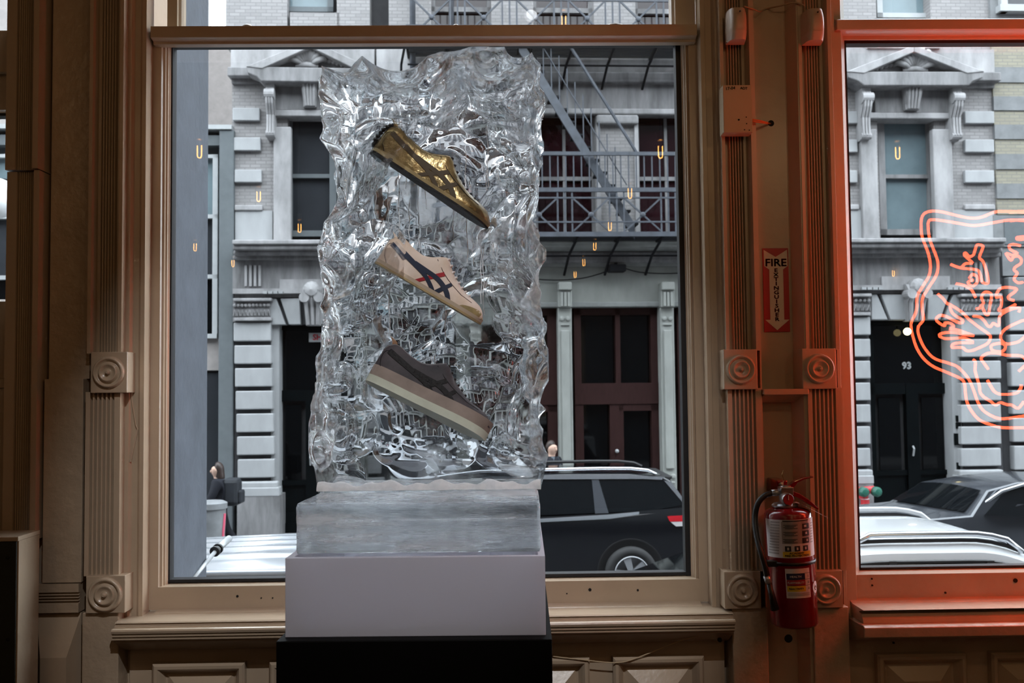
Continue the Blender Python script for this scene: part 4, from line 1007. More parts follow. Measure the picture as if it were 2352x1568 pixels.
for (xa_, xb_) in ((WX0, WX0 - .78), (WX1, xm1)):
    build('windscreen' if xb_ < xa_ else 'rear_glass', MB().add([(xa_, YW + .14, wz(xa_) - .06), (xa_, YW + 1.62, wz(xa_) - .06), (xb_, YW + 1.74, zbl), (xb_, YW + .02, zbl)], [(0, 1, 2, 3)]), CARGL, wv)
for xx in (WX0 - .95, WX1 - .75): wheel(wv, (xx, YW - .01, ZS + .36), .36, (0, -1, 0))
q = wp(2306, 1196, YW + 1.0); zz = wz(q.x) + .03
fin = [(-.10, 0), (.07, 0), (.07, .075), (.05, .075), (-.02, .05)]
build('antenna_fin', MB().prism([(q.x + x, YW + .98, zz + z) for x, z in fin], [(q.x + x, YW + 1.02, zz + z) for x, z in fin]), CARWHT, wv, bevel=.008)
# ---- silver vehicle with a ribbed roof below the main window
YV = 3.7
vv = thing('silver_wagon', (-1.7, YV + .9, ZS), 'silver wagon with a ribbed roof parked below the left of the main window', 'car')
vx0, vx1 = P(250, 1290, YV).x, P(960, 1290, YV).x; vz = P(560, 1286, YV + .1).z
row = []
for k in range(61):
    f = k / 60; y = YV + .06 + 1.45 * f; rib = .018 * max(0, math.sin(f * math.pi * 2 * 6)) ** .5 if .10 < f < .93 else 0
    row.append((y, vz - .05 * abs(2 * f - 1) ** 6 - .03 * abs(2 * f - 1) ** 2 + rib))
build('roof', MB().grid([[(x, y, z - dz) for y, z in row] for x, dz in ((vx0, .08), (vx0 + .25, .02), (vx0 + .9, 0), (vx1 - .9, 0), (vx1 - .25, .02), (vx1, .08))]), CARSLV, vv, smooth=True)
build('roof_gutter', MB().tube([(vx0, YV + .04, vz - .12), (vx0 + .3, YV + .04, vz - .085), (vx1 - .3, YV + .04, vz - .085), (vx1, YV + .04, vz - .12)], .035, 8), CARSLV, vv, smooth=True)
A = [(vx0, YV + .05, vz - .12), (vx1, YV + .05, vz - .12), (vx1 + .1, YV, vz - .55), (vx0 - .1, YV, vz - .55)]
build('side_glass', MB().prism(A, [(x, y + .03, z) for x, y, z in A]), CARGL, vv); build('side_glass', MB().prism([(x, YV * 2 + 1.6 - y, z) for x, y, z in A], [(x, YV * 2 + 1.57 - y, z) for x, y, z in A]), CARGL, vv)
bp_ = [(vx0 - 1.2, vz - .75), (vx0 - .3, vz - .55), (vx1 + .3, vz - .55), (vx1 + .4, ZS + .25), (vx0 - 1.2, ZS + .25)]
build('body', MB().prism([(x, YV - .02, z) for x, z in bp_], [(x, YV + 1.62, z) for x, z in bp_]), CARSLV, vv, bevel=.05)
for xx in (vx0 - .5, vx1 - .4): wheel(vv, (xx, YV - .03, ZS + .36), .36, (0, -1, 0))
# ================================================================== street furniture
GREYP = M('galvanised_pipe', (.42, .44, .46), rough=.45, metal=.4, var=.15, vs=12)
a, b, c_ = P(438, 1336, .55), P(497, 1263, .80), P(560, 1206, 1.05)
pp = thing('bracket_pipe', a, 'grey steel pipe with a dark clamp slanting outside the window by the column', 'pipe')
build('lower_pipe', MB().tube([a, b], .0075, 12), GREYP, pp, smooth=True); build('upper_pipe', MB().tube([b, b.lerp(c_, .45)], .0125, 12), GREYP, pp, smooth=True)
d = (c_ - b).normalized()
for k in (-.012, .014): build('clamp_ring', MB().tube([b + d * (k - .004), b + d * (k + .004)], .019, 14), TRIMB, pp)
bn = P(484, 1245, 13.0)
tb_ = thing('litter_bin', (bn.x, 13.0, ZW), 'grey street litter bin with a pink reflective strip beside the walker', 'litter bin')
zt_ = P(484, 1150, 13).z
build('drum', MB().lathe([(.0, ZW), (.20, ZW), (.24, zt_ - .12), (.0, zt_ - .12)], (bn.x, 13.0, 0), (0, 0, 1), 18), M('bin_grey', (.22, .23, .24), rough=.6), tb_, auto=40)
build('lid', MB().lathe([(.26, zt_ - .12), (.26, zt_ - .03), (.20, zt_), (0, zt_)], (bn.x, 13.0, 0), (0, 0, 1), 18), M('bin_grey', (.22, .23, .24)), tb_, auto=40)
build('reflective_strip', MB().tube([(bn.x + .235, 12.95, zt_ - .2), (bn.x + .22, 12.93, ZW + .6), (bn.x + .2, 12.93, ZW + .3)], .022, 6), M('pink_strip', (.75, .12, .2), rough=.5, var=0), tb_)
# fire department standpipe
u, z = FA.p(1992, 1125, .5)
sq = thing('fire_standpipe', FT(u, .4, ZW), 'red fire department standpipe with two green caps and a white banded pipe', 'standpipe')
RED = M('red_enamel', (.55, .03, .04), rough=.35, var=.05); GRN = M('green_cap', (.015, .10, .07), rough=.4, var=0); WHT = M('white_enamel', (.75, .76, .78), rough=.4, var=0)
for (z0, z1, m) in ((ZW, ZW + .22, RED), (ZW + .22, ZW + .38, WHT), (ZW + .38, ZW + .56, RED), (ZW + .56, z - .17, WHT)):
    if z1 > z0: build('pipe_band', MB().tube([FT(u - .03, .45, z0), FT(u - .03, .45, z1)], .085, 14), m, sq)
build('valve_body', MB().tube([FT(u - .06, .45, z - .17), FT(u - .06, .45, z + .05)], .09, 12).tube([FT(u - .16, .45, z - .02), FT(u + .16, .45, z)], .075, 12), RED, sq)
for dx in (-.10, .16): build('cap', MB().lathe([(0, .26), (.06, .25), (.10, .20), (.10, .10), (.0, .08)], FT(u + dx, .40, z - .03), FA.n, 12), GRN, sq)
# ================================================================== people
SKIN = M('skin', (.55, .36, .28), rough=.5, var=.05); HAIRB = M('brown_hair', (.032, .018, .014), rough=.5, var=.2, vs=30)
COATB = M('black_coat', (.012, .013, .018), rough=.75, var=.2, vs=14); SLEEVE = M('grey_blue_sleeve', (.14, .17, .20), rough=.8, var=.2, vs=14); TROUS = M('dark_trousers', (.012, .012, .016), rough=.8, var=.1); SHOEM = M('dark_boot', (.01, .01, .01), rough=.6, var=0); BAGM = M('slate_backpack', (.014, .017, .023), rough=.7, var=.2, vs=10)
def skinned(name, pts, edges, rad, mat, parent, root=0, sub=2):
    me = bpy.data.meshes.new(name); me.from_pydata([tuple(p) for p in pts], edges, []); o = put(name, me, mat, parent)
    m = o.modifiers.new('skin', 'SKIN'); m.use_smooth_shade = True
    lay = me.skin_vertices[0] if me.skin_vertices else None
    if lay is None:
        bm = bmesh.new(); bm.from_mesh(me); bm.verts.layers.skin.verify(); bm.to_mesh(me); bm.free(); lay = me.skin_vertices[0]
    for i, r_ in enumerate(rad):
        lay.data[i].radius = r_ if isinstance(r_, tuple) else (r_, r_); lay.data[i].use_root = (i == root)
    s_ = o.modifiers.new('sub', 'SUBSURF'); s_.levels = sub; s_.render_levels = sub
    return o
def clothed(z0, k, coat):
    """skin above the collar, coat below it, dark trousers below the hem"""
    m = bpy.data.materials.new('clothed_body'); m.use_nodes = True; nt = m.node_tree; N = nt.nodes; L = nt.links; b = N['Principled BSDF']; b.inputs['Roughness'].default_value = .75; b.inputs['Specular IOR Level'].default_value = .15
    tc = N.new('ShaderNodeTexCoord'); s_ = N.new('ShaderNodeSeparateXYZ'); mr = N.new('ShaderNodeMapRange'); rp = N.new('ShaderNodeValToRGB')
    mr.inputs[1].default_value = z0; mr.inputs[2].default_value = z0 + 1.8 * k
    rp.color_ramp.interpolation = 'CONSTANT'; e = rp.color_ramp.elements
    e[0].color = (.012, .012, .016, 1); e[1].position = 1.455 / 1.8; e[1].color = (.50, .33, .26, 1); q = e.new(.80 / 1.8); q.color = (.014, .015, .020, 1)
    L.new(tc.outputs['Object'], s_.inputs[0]); L.new(s_.outputs[2], mr.inputs[0]); L.new(mr.outputs[0], rp.inputs[0]); L.new(rp.outputs[0], b.inputs['Base Color'])
    return m
def person(base, H, face, stride, arms, label, hair, coatmat, sleeve, lean=.0, long_hair=False):
    """base: ground point; face: unit heading in xy; stride: (front, back) foot offsets"""
    k = H / 1.7; b = Vector(base); fx = Vector((face[0], face[1], 0)).normalized(); sx = Vector((-fx.y, fx.x, 0))
    def J(f, s_, z): return b + fx * (f * k) + sx * (s_ * k) + Vector((0, 0, z * k))
    r = thing('person', base, label, 'person')
    f0, f1 = stride
    pel, wst, che, nck, nk2, hd0, hd1, hd2 = J(0, 0, .92), J(lean * .3, 0, 1.08), J(lean * .7, 0, 1.28), J(lean, 0, 1.42), J(lean + .01, 0, 1.475), J(lean + .03, 0, 1.535), J(lean + .03, 0, 1.60), J(lean + .015, 0, 1.665)
    pts = [pel, wst, che, nck, nk2, hd0, hd1, hd2]; rad = [.17, .16, .18, .11, .055, .085, .105, .085]; ed = [(0, 1), (1, 2), (2, 3), (3, 4), (4, 5), (5, 6), (6, 7)]
    legs = []
    for s_, f_ in ((.09, f0), (-.09, f1)):
        i = len(pts); lift = .0 if f_ >= 0 else .14
        L_ = [J(.0, s_, .86), J(f_ * .45 + .05, s_, .50), J(f_, s_, .10 + lift), J(f_ + .12, s_, .04 + lift * .4)]
        pts += L_; rad += [.11, .085, .065, .05]; ed += [(0, i), (i, i + 1), (i + 1, i + 2), (i + 2, i + 3)]; legs.append(L_)
    hands = []
    for s_, (e_, h_) in ((.19, arms[0]), (-.19, arms[1])):
        i = len(pts); A = [J(lean * .8, s_, 1.37), J(lean * .8 + e_[0], s_ * 1.2, 1.37 + e_[1]), J(lean * .8 + h_[0], s_ * 1.15, 1.37 + h_[1])]
        pts += A; rad += [.095, .075, .055]; ed += [(2, i), (i, i + 1), (i + 1, i + 2)]; hands.append(A)
    body = skinned('body', pts, ed, [x * k for x in rad], clothed(b.z, k, coatmat), r)
    dirh = {}
    for A in hands:                        # palm with four fingers and a thumb
        d = (A[2] - A[1]).normalized(); side = d.cross(Vector((0, 0, 1)));  side = side.normalized() if side.length > .1 else sx
        hp = [A[2], A[2] + d * .05 * k, A[2] + d * .09 * k]; hr = [.03 * k, .036 * k, .034 * k]; he = [(0, 1), (1, 2)]
        for q in (-1.5, -.5, .5, 1.5):
            i = len(hp); o_ = side * q * .019 * k; ln_ = (.075 - .008 * abs(q)) * k
            hp += [A[2] + d * .10 * k + o_, A[2] + d * (.10 * k + ln_ * .6) + o_, A[2] + d * (.10 * k + ln_) + o_ + fx * .012]; hr += [.0095 * k] * 3; he += [(2, i), (i, i + 1), (i + 1, i + 2)]
        i = len(hp); hp += [A[2] + d * .05 * k + fx * .045 * k, A[2] + d * .085 * k + fx * .06 * k]; hr += [.011 * k, .009 * k]; he += [(1, i), (i, i + 1)]
        skinned('hand', hp, he, hr, SKIN, r, sub=1)
    # face
    hc = hd1.copy()
    build('face', MB().lathe([(0, .02), (.012, .012), (.016, -.02), (0, -.03)], hc + fx * .092 * k - Vector((0, 0, .02)), (0, 0, 1), 8).lathe([(0, .02), (.016, 0), (0, -.03)], hc + sx * .085 * k, (0, 0, 1), 8).lathe([(0, .02), (.016, 0), (0, -.03)], hc - sx * .085 * k, (0, 0, 1), 8), SKIN, r, smooth=True)
    mb = MB()
    for s_ in (-.03, .03): mb.lathe([(0, .008), (.010, 0), (0, -.008)], hc + fx * .083 * k + sx * s_ * k + Vector((0, 0, .012)), (0, 0, 1), 8)
    mb.tube([hc + fx * .085 * k - sx * .022 * k - Vector((0, 0, .065)), hc + fx * .085 * k + sx * .022 * k - Vector((0, 0, .065))], .006, 6)
    build('eyes_and_mouth', mb, hair, r, smooth=True)
    # hair
    hp = [hc + Vector((0, 0, .075 * k)) + fx * .03 * k, hc + Vector((0, 0, .075 * k)) - fx * .02, hc - fx * .045 * k + Vector((0, 0, .03 * k)), hc - fx * .055 * k - Vector((0, 0, .06 * k))]; hr = [.075 * k, .098 * k, .108 * k, .085 * k]
    if long_hair: hp.append(hc - fx * .075 * k - Vector((0, 0, .22 * k))); hr.append(.105 * k)
    skinned('hair', hp, [(i, i + 1) for i in range(len(hp) - 1)], hr, hair, r)
    if sleeve is not coatmat:
        for A in hands: skinned('sleeve', [A[0] + (che - A[0]) * .4, A[0], A[1], A[1].lerp(A[2], .95)], [(0, 1), (1, 2), (2, 3)], [.13 * k, .125 * k, .095 * k, .075 * k], sleeve, r, 1)
    for L_ in legs:
        skinned('boot', [L_[2], L_[2] - Vector((0, 0, .05 * k)), L_[3]], [(0, 1), (1, 2)], [.075 * k, .075 * k, .055 * k], SHOEM, r, 1)
    return r, J
g0 = P(492, 1250, 13.6); bx_ = P(505, 1100, 13.6).x
pr_, J1 = person((bx_, 13.6, ZW), 1.62, (-1, -.15), (.34, -.36), (((.10, -.26), (.28, -.34)), ((-.10, -.26), (-.02, -.48))), 'long haired person in black walking left past the grey pier', HAIRB, COATB, COATB, lean=.03, long_hair=True)
c_ = J1(-.20, 0, 1.22)
bk = thing('backpack', c_, 'slate grey backpack on the walking person at the left', 'backpack')
build('pack', MB().box(c_.x - .13, c_.x + .15, c_.y - .16, c_.y + .16, c_.z - .24, c_.z + .22), BAGM, bk, bevel=.07)
build('pocket', MB().box(c_.x + .12, c_.x + .20, c_.y - .12, c_.y + .12, c_.z - .20, c_.z + .02), BAGM, bk, bevel=.03)
build('strap', MB().tube([c_ + Vector((-.08, -.12, .20)), c_ + Vector((-.28, -.16, .16)), c_ + Vector((-.30, -.17, -.05)), c_ + Vector((-.10, -.14, -.2))], .02, 6), BAGM, bk)
bx_ = P(1266, 1060, 15.6).x
person((bx_, 15.6, ZW), 1.80, (.75, -.66), (.10, .05), (((.02, -.28), (.10, -.52)), ((.02, -.28), (.10, -.52))), 'short haired person in a dark coat standing beyond the black SUV', HAIRB, COATB, SLEEVE)
# ================================================================== pedestal, tray, ice
BLACKM = M('matt_black_plinth', (.001, .001, .001), rough=.6, var=0, spec=.12)
O_ = P(951, 1470, -.80)
PE = Frame((O_.x, O_.y), -math.radians(1.69))
def PT(u, d, z): return PE.W(u, -d, z)            # d: depth behind the plinth's front
def pp_(px, py, d): return PE.p(px, py, -d)
zP = pp_(951, 1470, 0)[1]
u0, u1 = pp_(634, 1470, 0)[0], pp_(1268, 1470, 0)[0]
tag(build('display_plinth', MB().box(u0, u1, 0, .64, 0, zP, PT), BLACKM, bevel=.002), 'matt black display plinth carrying the acrylic tray and ice', 'plinth')
# acrylic tray
FROST = mix_glass_mat('frosted_acrylic', 1.3, .35, .15, (.96, .96), tint=(.97, .96, .98), cloudcol=(.71, .72, .80), tl=.4)
CLEAR = mix_glass_mat('clear_acrylic', 1.2, .02, .70, (.06, .10), tint=(.97, .97, .985), cloudcol=(.85, .85, .9))
d0, d1 = .03, .60
a0, a1 = pp_(655, 1375, d0)[0], pp_(1253, 1375, d0)[0]
zr_ = pp_(951, 1279, d0)[1]
tr = thing('acrylic_tray', PT((a0 + a1) / 2, .3, zP), 'frosted lavender acrylic tray under the ice on the black plinth', 'tray')
th = .014
build('front_panel', MB().box(a0, a1, d0, d0 + th, zP, zr_, PT), FROST, tr, bevel=.001)
build('back_panel', MB().box(a0, a1, d1 - th, d1, zP, zr_, PT), FROST, tr, bevel=.001)
for (x0, x1) in ((a0, a0 + th), (a1 - th, a1)): build('side_panel', MB().box(x0, x1, d0 + th, d1 - th, zP, zr_, PT), FROST, tr, bevel=.001)
build('tray_floor', MB().box(a0 + th, a1 - th, d0 + th, d1 - th, zP + .002, zP + .016, PT), FROST, tr)
for x in (a0 + .10, a1 - .10): build('rest_bar', MB().box(x - .012, x + .012, d0 + th, d1 - th, zr_ - .03, zr_ - .008, PT), CLEAR, tr)
build('rest_plate', MB().box(a0 + th, a1 - th, d0 + th, d1 - th, zr_ - .008, zr_ - .002, PT), CLEAR, tr)
WPIPE = M('white_plastic', (.80, .77, .80), rough=.3, var=0)
build('drain_pipe', MB().tube([PT(pp_(872, 1270, .2)[0], .12, zr_ - .032), PT(pp_(1098, 1270, .2)[0], .12, zr_ - .032)], .013, 14), WPIPE, tr, smooth=True)

# ---- ice
ICE = mix_glass_mat('chipped_ice', 1.31, .0, .20, (.0, .34), cloud_scale=8, cloud_lo=.52, cloud_hi=.72, tint=(.985, .993, 1.), bump=.05, bs=18, rvar=(.0, .10, 11))
CLEARF = pane_mat('clear_ice_face', (.98, .99, 1.), dirt=.10, ior=1.31)
ICEB = mix_glass_mat('sawn_ice', 1.31, .03, .22, (.0, .60), cloud_scale=7, cloud_lo=.51, cloud_hi=.66, tl=.5, tint=(.985, .993, 1.), bump=.25, bs=26, bump2=.18, bs2=60, stretch2=(.6, .6, 9), stretch=(.45, .45, 2.2))
VEIL = mix_glass_mat('ice_fracture_veil', 1.05, .2, .97, (.0, .55), cloud_scale=26, cloud_lo=.45, cloud_hi=.75, tint=(1, 1, 1))
db = .075
b0, b1 = pp_(678, 1155, db)[0], pp_(1241, 1155, db)[0]
zb1 = pp_(951, 1154, db)[1]; zb0 = zr_
dU0 = db + .235; dU1 = dU0 + .25
c0, c1 = pp_(730, 640, dU0)[0], pp_(1236, 640, dU0)[0]
zt1 = pp_(980, 138, dU0)[1]
def grid_box(x0, x1, y0, y1, z0, z1, res):
    """surface points, face quads and the face id of every vertex of a finely divided box (shared edges welded)"""
    nx, ny, nz = [max(2, int(round((b - a) / res))) for a, b in ((x0, x1), (y0, y1), (z0, z1))]
    idx = {}; V = []; F_ = []
    def vid(i, j, k):
        key = (i, j, k)
        if key not in idx:
            idx[key] = len(V); V.append((x0 + (x1 - x0) * i / nx, y0 + (y1 - y0) * j / ny, z0 + (z1 - z0) * k / nz))
        return idx[key]
    for i in range(nx):
        for k in range(nz):
            F_.append((vid(i, 0, k), vid(i + 1, 0, k), vid(i + 1, 0, k + 1), vid(i, 0, k + 1))); F_.append((vid(i, ny, k), vid(i, ny, k + 1), vid(i + 1, ny, k + 1), vid(i + 1, ny, k)))
    for j in range(ny):
        for k in range(nz):
            F_.append((vid(0, j, k), vid(0, j, k + 1), vid(0, j + 1, k + 1), vid(0, j + 1, k))); F_.append((vid(nx, j, k), vid(nx, j + 1, k), vid(nx, j + 1, k + 1), vid(nx, j, k + 1)))
    for i in range(nx):
        for j in range(ny):
            F_.append((vid(i, j, 0), vid(i, j + 1, 0), vid(i + 1, j + 1, 0), vid(i + 1, j, 0))); F_.append((vid(i, j, nz), vid(i + 1, j, nz), vid(i + 1, j + 1, nz), vid(i, j + 1, nz)))
    return np.array(V), F_
ex = .022                         # the rough block is cut back from a slightly larger one
V, F_ = grid_box(c0 - ex, c1 + ex, dU0, dU1 + .02, zb1 - .002, zt1 + .03, .0036)
rs = np.random.RandomState(5)
lo = np.array([c0 - ex + .10, dU0 + .085, zb1 - .3]); hi = np.array([c1 + ex - .10, dU1 + .02 - .085, zt1 + .03 - .12])
sp_ = np.clip(V, lo, hi); D = sp_ - V; Ln = np.linalg.norm(D, axis=1, keepdims=True); Dn = D / np.maximum(Ln, 1e-6)
T_ = np.zeros(len(V))
def rot(rs):
    q = rs.normal(size=4); q /= np.linalg.norm(q); w_, x, y, z = q
    return np.array([[1 - 2 * (y * y + z * z), 2 * (x * y - z * w_), 2 * (x * z + y * w_)], [2 * (x * y + z * w_), 1 - 2 * (x * x + z * z), 2 * (y * z - x * w_)], [2 * (x * z - y * w_), 2 * (y * z + x * w_), 1 - 2 * (x * x + y * y)]])
def cut_ell(c, rad, R_=None):
    global T_
    A = np.diag(1. / np.array(rad)) @ (R_ if R_ is not None else np.eye(3))
    p = (V - np.array(c)) @ A.T; d = Dn @ A.T
    near = (p * p).sum(1) < 1.0
    if not near.any(): return
    p, d = p[near], d[near]
    a = (d * d).sum(1); b = 2 * (p * d).sum(1); c_ = (p * p).sum(1) - 1
    t_ = (-b + np.sqrt(np.maximum(b * b - 4 * a * c_, 0))) / (2 * a)
    T_[near] = np.maximum(T_[near], t_)
xc, zc2 = (c0 + c1) / 2, (zb1 + zt1) / 2
zlow = zb1 + .05                   # the foot of the block is sawn flat
def ok_front(x, z): return abs(x - xc) > .145 or z > zt1 - .13
# shards: the depth is the upper envelope of many tilted bowls, so they meet in sharp continuous crests
def shards(space, seed, dmin, dmax, tilt, k0, k1):
    r2 = np.random.RandomState(seed); sd = []
    for p in V[r2.permutation(len(V))[:2500]]:
        if len(sd) == 0 or np.min(((np.array(sd) - p) ** 2).sum(1)) > (space * r2.uniform(.7, 1.4)) ** 2: sd.append(p)
    T = np.zeros(len(V))
    for s_ in sd:
        fr = abs(s_[1] - dU0) < 1e-5
        if (fr and abs(s_[0] - xc) < (.185 if s_[2] < zt1 - .16 else .165) and s_[2] < zt1 - .09) or s_[2] < zlow: continue
        back = abs(s_[1] - (dU1 + .02)) < 1e-5
        t0 = r2.uniform(dmin, dmax) * (1.5 if back else 1.); g_ = r2.normal(size=3) * tilt; kk = r2.uniform(k0, k1)
        ax_ = r2.normal(size=3); ax_ /= np.linalg.norm(ax_)
        q = V - s_; d2 = (q * q).sum(1) + 1.6 * (q @ ax_) ** 2
        T = np.maximum(T, t0 + q @ g_ - kk * d2)
    return np.minimum(T, .075)
T_ = shards(.068, 3, .010, .036, .32, 2.6, 7.5)
T_ = T_ + np.where(T_ > .002, shards(.034, 8, .001, .0055, .12, 4., 10.), 0)
def Ry(an): return np.array([[math.cos(an), 0, math.sin(an)], [0, 1, 0], [-math.sin(an), 0, math.cos(an)]])
for i in range(8):                 # a few rounded scoops out of the back
    x = rs.uniform(c0, c1); z = rs.uniform(zlow, zt1); R1 = rs.uniform(.05, .11); dep = rs.uniform(.02, .06)
    cut_ell((x, dU1 + .02 - dep + R1 * .9, z), (R1 * rs.uniform(.9, 1.8), R1 * .9, R1 * .8), Ry(rs.uniform(-1.2, 1.2)))
for i in range(22):                 # and out of the sides and top
    s_ = (-1, 1)[i % 2]; z = rs.uniform(zlow + .04, zt1); y = rs.uniform(dU0, dU1); R1 = rs.uniform(.05, .09); dep = rs.uniform(.012, .040)
    cut_ell(((c1 + ex - dep + R1) if s_ > 0 else (c0 - ex + dep - R1), y, z), (R1, R1 * 1.6, R1))
for i in range(12):
    x = c0 + (c1 - c0) * (i + rs.rand()) / 12; R1 = rs.uniform(.03, .06); cut_ell((x, rs.uniform(dU0, dU1), zt1 + .03 - rs.uniform(.02, .05) + R1), (R1, R1 * 2, R1))
for sx_ in (c0 - ex, c1 + ex):      # rounded upper corners
    for y in (dU0 + .03, dU0 + .12, dU0 + .22): cut_ell((sx_ + (.02 if sx_ > xc else -.02), y, zt1 + .05), (.06, .09, .07))
T_ = np.minimum(T_, .8 * Ln[:, 0])
fade = np.clip((V[:, 2] - zb1) / .05, 0, 1); T_ *= fade
# below the rough part the sides step in to the sawn width
V2 = V + Dn * T_[:, None]
wv_ = .0016 * np.sin(V[:, 0] * 61 + np.sin(V[:, 2] * 23) * 2) * np.sin(V[:, 2] * 43 + 1.3)
front = V[:, 1] < dU0 + 1e-6
V2[front, 1] += wv_[front]
low = np.clip(1 - (V[:, 2] - zb1) / .09, 0, 1); V2[:, 0] = xc + (V2[:, 0] - xc) * (1 - low * ex / ((c1 - c0) / 2 + ex))
mb = MB(); mb.v = [tuple(PT(*p)) for p in V2]; mb.f = F_
icb = thing('ice_block', PT(xc, dU0 + .12, zb1), 'tall clear ice block with chipped faces holding three frozen sneakers', 'ice block')
cbody = build('carved_body', mb, ICE, icb, smooth=True)
cbody.data.materials.append(CLEARF)
smooth_front = front & (T_ < 1e-6)
bm_ = cbody.data; nv = np.zeros(len(bm_.loops), dtype=np.int32); bm_.loops.foreach_get('vertex_index', nv)
fl4 = smooth_front[nv.reshape(-1, 4)].all(axis=1); bm_.polygons.foreach_set('material_index', fl4.astype(np.int32))
# inner fracture veils and bubble trails
for k in range(16):
    x = rs.uniform(c0 + .05, c1 - .05); z = rs.uniform(zb1 + .12, zt1 - .10); y = dU0 + rs.uniform(.15, .20)
    hw, hh = rs.uniform(.025, .07), rs.uniform(.02, .055); an = rs.uniform(-.9, .9); ph = rs.uniform(0, 6)
    rows_ = []
    for i in range(9):
        r_ = []
        for j in range(9):
            a, b = i / 4 - 1, j / 4 - 1
            m_ = math.sqrt(max(a * a, b * b)); l_ = math.hypot(a, b) + 1e-6; a2, b2 = a * m_ / l_ * 1.0, b * m_ / l_
            jag = 1 + .22 * math.sin(5 * math.atan2(b2, a2) + ph) + .12 * math.sin(11 * math.atan2(b2, a2) + ph * 2)
            u, v = a2 * hw * jag, b2 * hh * jag
            r_.append(PT(x + u * math.cos(an) - v * math.sin(an), y + .02 * math.sin(a * 2 + ph) * math.cos(b * 2.3), z + u * math.sin(an) + v * math.cos(an)))
        rows_.append(r_)
    build('fracture_veil', MB().grid(rows_), VEIL, icb, smooth=True)
BUB = M('bubble_white', (.9, .93, .96), rough=.6, var=0)
for k in range(26):
    x = rs.uniform(c0 + .10, c1 - .10); z = rs.uniform(zb1 + .15, zt1 - .25); h_ = rs.uniform(.05, .20); y = dU0 + rs.uniform(.15, .21)
    pts = [PT(x + .002 * math.sin(q * 2 + k), y, z + h_ * q / 6) for q in range(7)]
    build('bubble_trail', MB().tube(pts, [.0004 + .0007 * abs(math.sin(q * 1.7 + k)) for q in range(7)], 5), BUB, icb)
# base slab
Vb, Fb = grid_box(b0, b1, db, db + .50, zb0, zb1, .008)
nz_ = .0022 * np.sin(Vb[:, 0] * 37 + Vb[:, 2] * 50) * np.sin(Vb[:, 1] * 29 + 1) + .0012 * np.sin(Vb[:, 0] * 90 + 2) * np.sin(Vb[:, 2] * 120)
inn = np.array([(b0 + b1) / 2, db + .25, (zb0 + zb1) / 2]) - Vb
inn /= np.linalg.norm(inn, axis=1, keepdims=True)
edge = np.zeros(len(Vb))
for ax, (l_, h_) in enumerate(((b0, b1), (db, db + .5), (zb0, zb1))):
    edge += (np.minimum(Vb[:, ax] - l_, h_ - Vb[:, ax]) < 1e-6)
Vb = Vb + inn * (np.abs(nz_)[:, None] + (.004 * (edge > 1.5))[:, None])
Vb[:, 2] = np.where(Vb[:, 2] < zb0 + .02, np.maximum(Vb[:, 2], zb0), Vb[:, 2])
# leave the footing of the tall block out of the slab's top
mb = MB(); mb.v = [tuple(PT(*p)) for p in Vb]; mb.f = Fb
ib = build('ice_slab', mb, ICEB, smooth=True)
tag(ib, 'low sawn ice slab with frosted streaks under the tall ice block', 'ice slab')
snow = []
for i in range(71):
    x = c0 + (c1 - c0) * i / 70; r_ = []
    for j in range(5):
        a = math.pi / 2 * j / 4
        q = (.014 + .004 * math.sin(i * .37) + .003 * math.sin(i * .83 + 1) + .0015 * rs.rand())
        r_.append(PT(x, dU0 - .001 - q * math.cos(a), zb1 + .002 + q * 1.1 * math.sin(a)))
    snow.append(r_)
SNOW = mix_glass_mat('frost_seam', 1.2, .4, .35, (.55, .98), cloud_scale=40, cloud_lo=.35, cloud_hi=.6, cloudcol=(.95, .96, .98), tl=.3)
build('frost_seam', MB().grid(snow), SNOW, icb, smooth=True)

# ================================================================== sneakers frozen in the ice
TOPC = [(-.012, .10), (-.006, .20), (.02, .262), (.06, .290), (.10, .293), (.15, .277), (.20, .260), (.295, .247), (.36, .262), (.42, .298), (.48, .332), (.51, .322), (.56, .272), (.61, .232), (.72, .172), (.80, .148), (.87, .136), (.93, .118), (.97, .088), (1.0, .040)]
BOTC = [(-.012, .05), (0, .038), (.06, .036), (.9, .036), (.97, .036), (1.0, .036)]
WIDC = [(-.012, .03), (0, .060), (.03, .088), (.08, .104), (.2, .116), (.4, .118), (.55, .140), (.7, .165), (.8, .165), (.88, .148), (.94, .112), (.98, .065), (1.0, .02)]
GTC = [(-.012, .9), (.02, .62), (.06, .60), (.46, .58), (.50, .42), (.56, .30), (.7, .22), (.9, .1), (1.0, .1)]
def itp(c, s_): return float(np.interp(s_, [a for a, _ in c], [b for _, b in c]))
def side_y(s_, v):
    z0, z1 = itp(BOTC, s_), itp(TOPC, s_); u = min(1, max(0, (v - z0) / max(1e-4, z1 - z0))); gt = itp(GTC, s_)
    return itp(WIDC, s_) * (gt + (1 - gt) * math.sqrt(max(0, 1 - u ** 2.2)))
IMG0, IC, IS = (150., 570.), math.cos(math.radians(30)), math.sin(math.radians(30))
def im(x, y):                       # drawing coordinates of the cream sneaker -> (s, v) in shoe lengths
    dx, dy = x - IMG0[0], y - IMG0[1]; return ((dx * IC + dy * IS) / 1660, (dx * IS - dy * IC) / 1660)
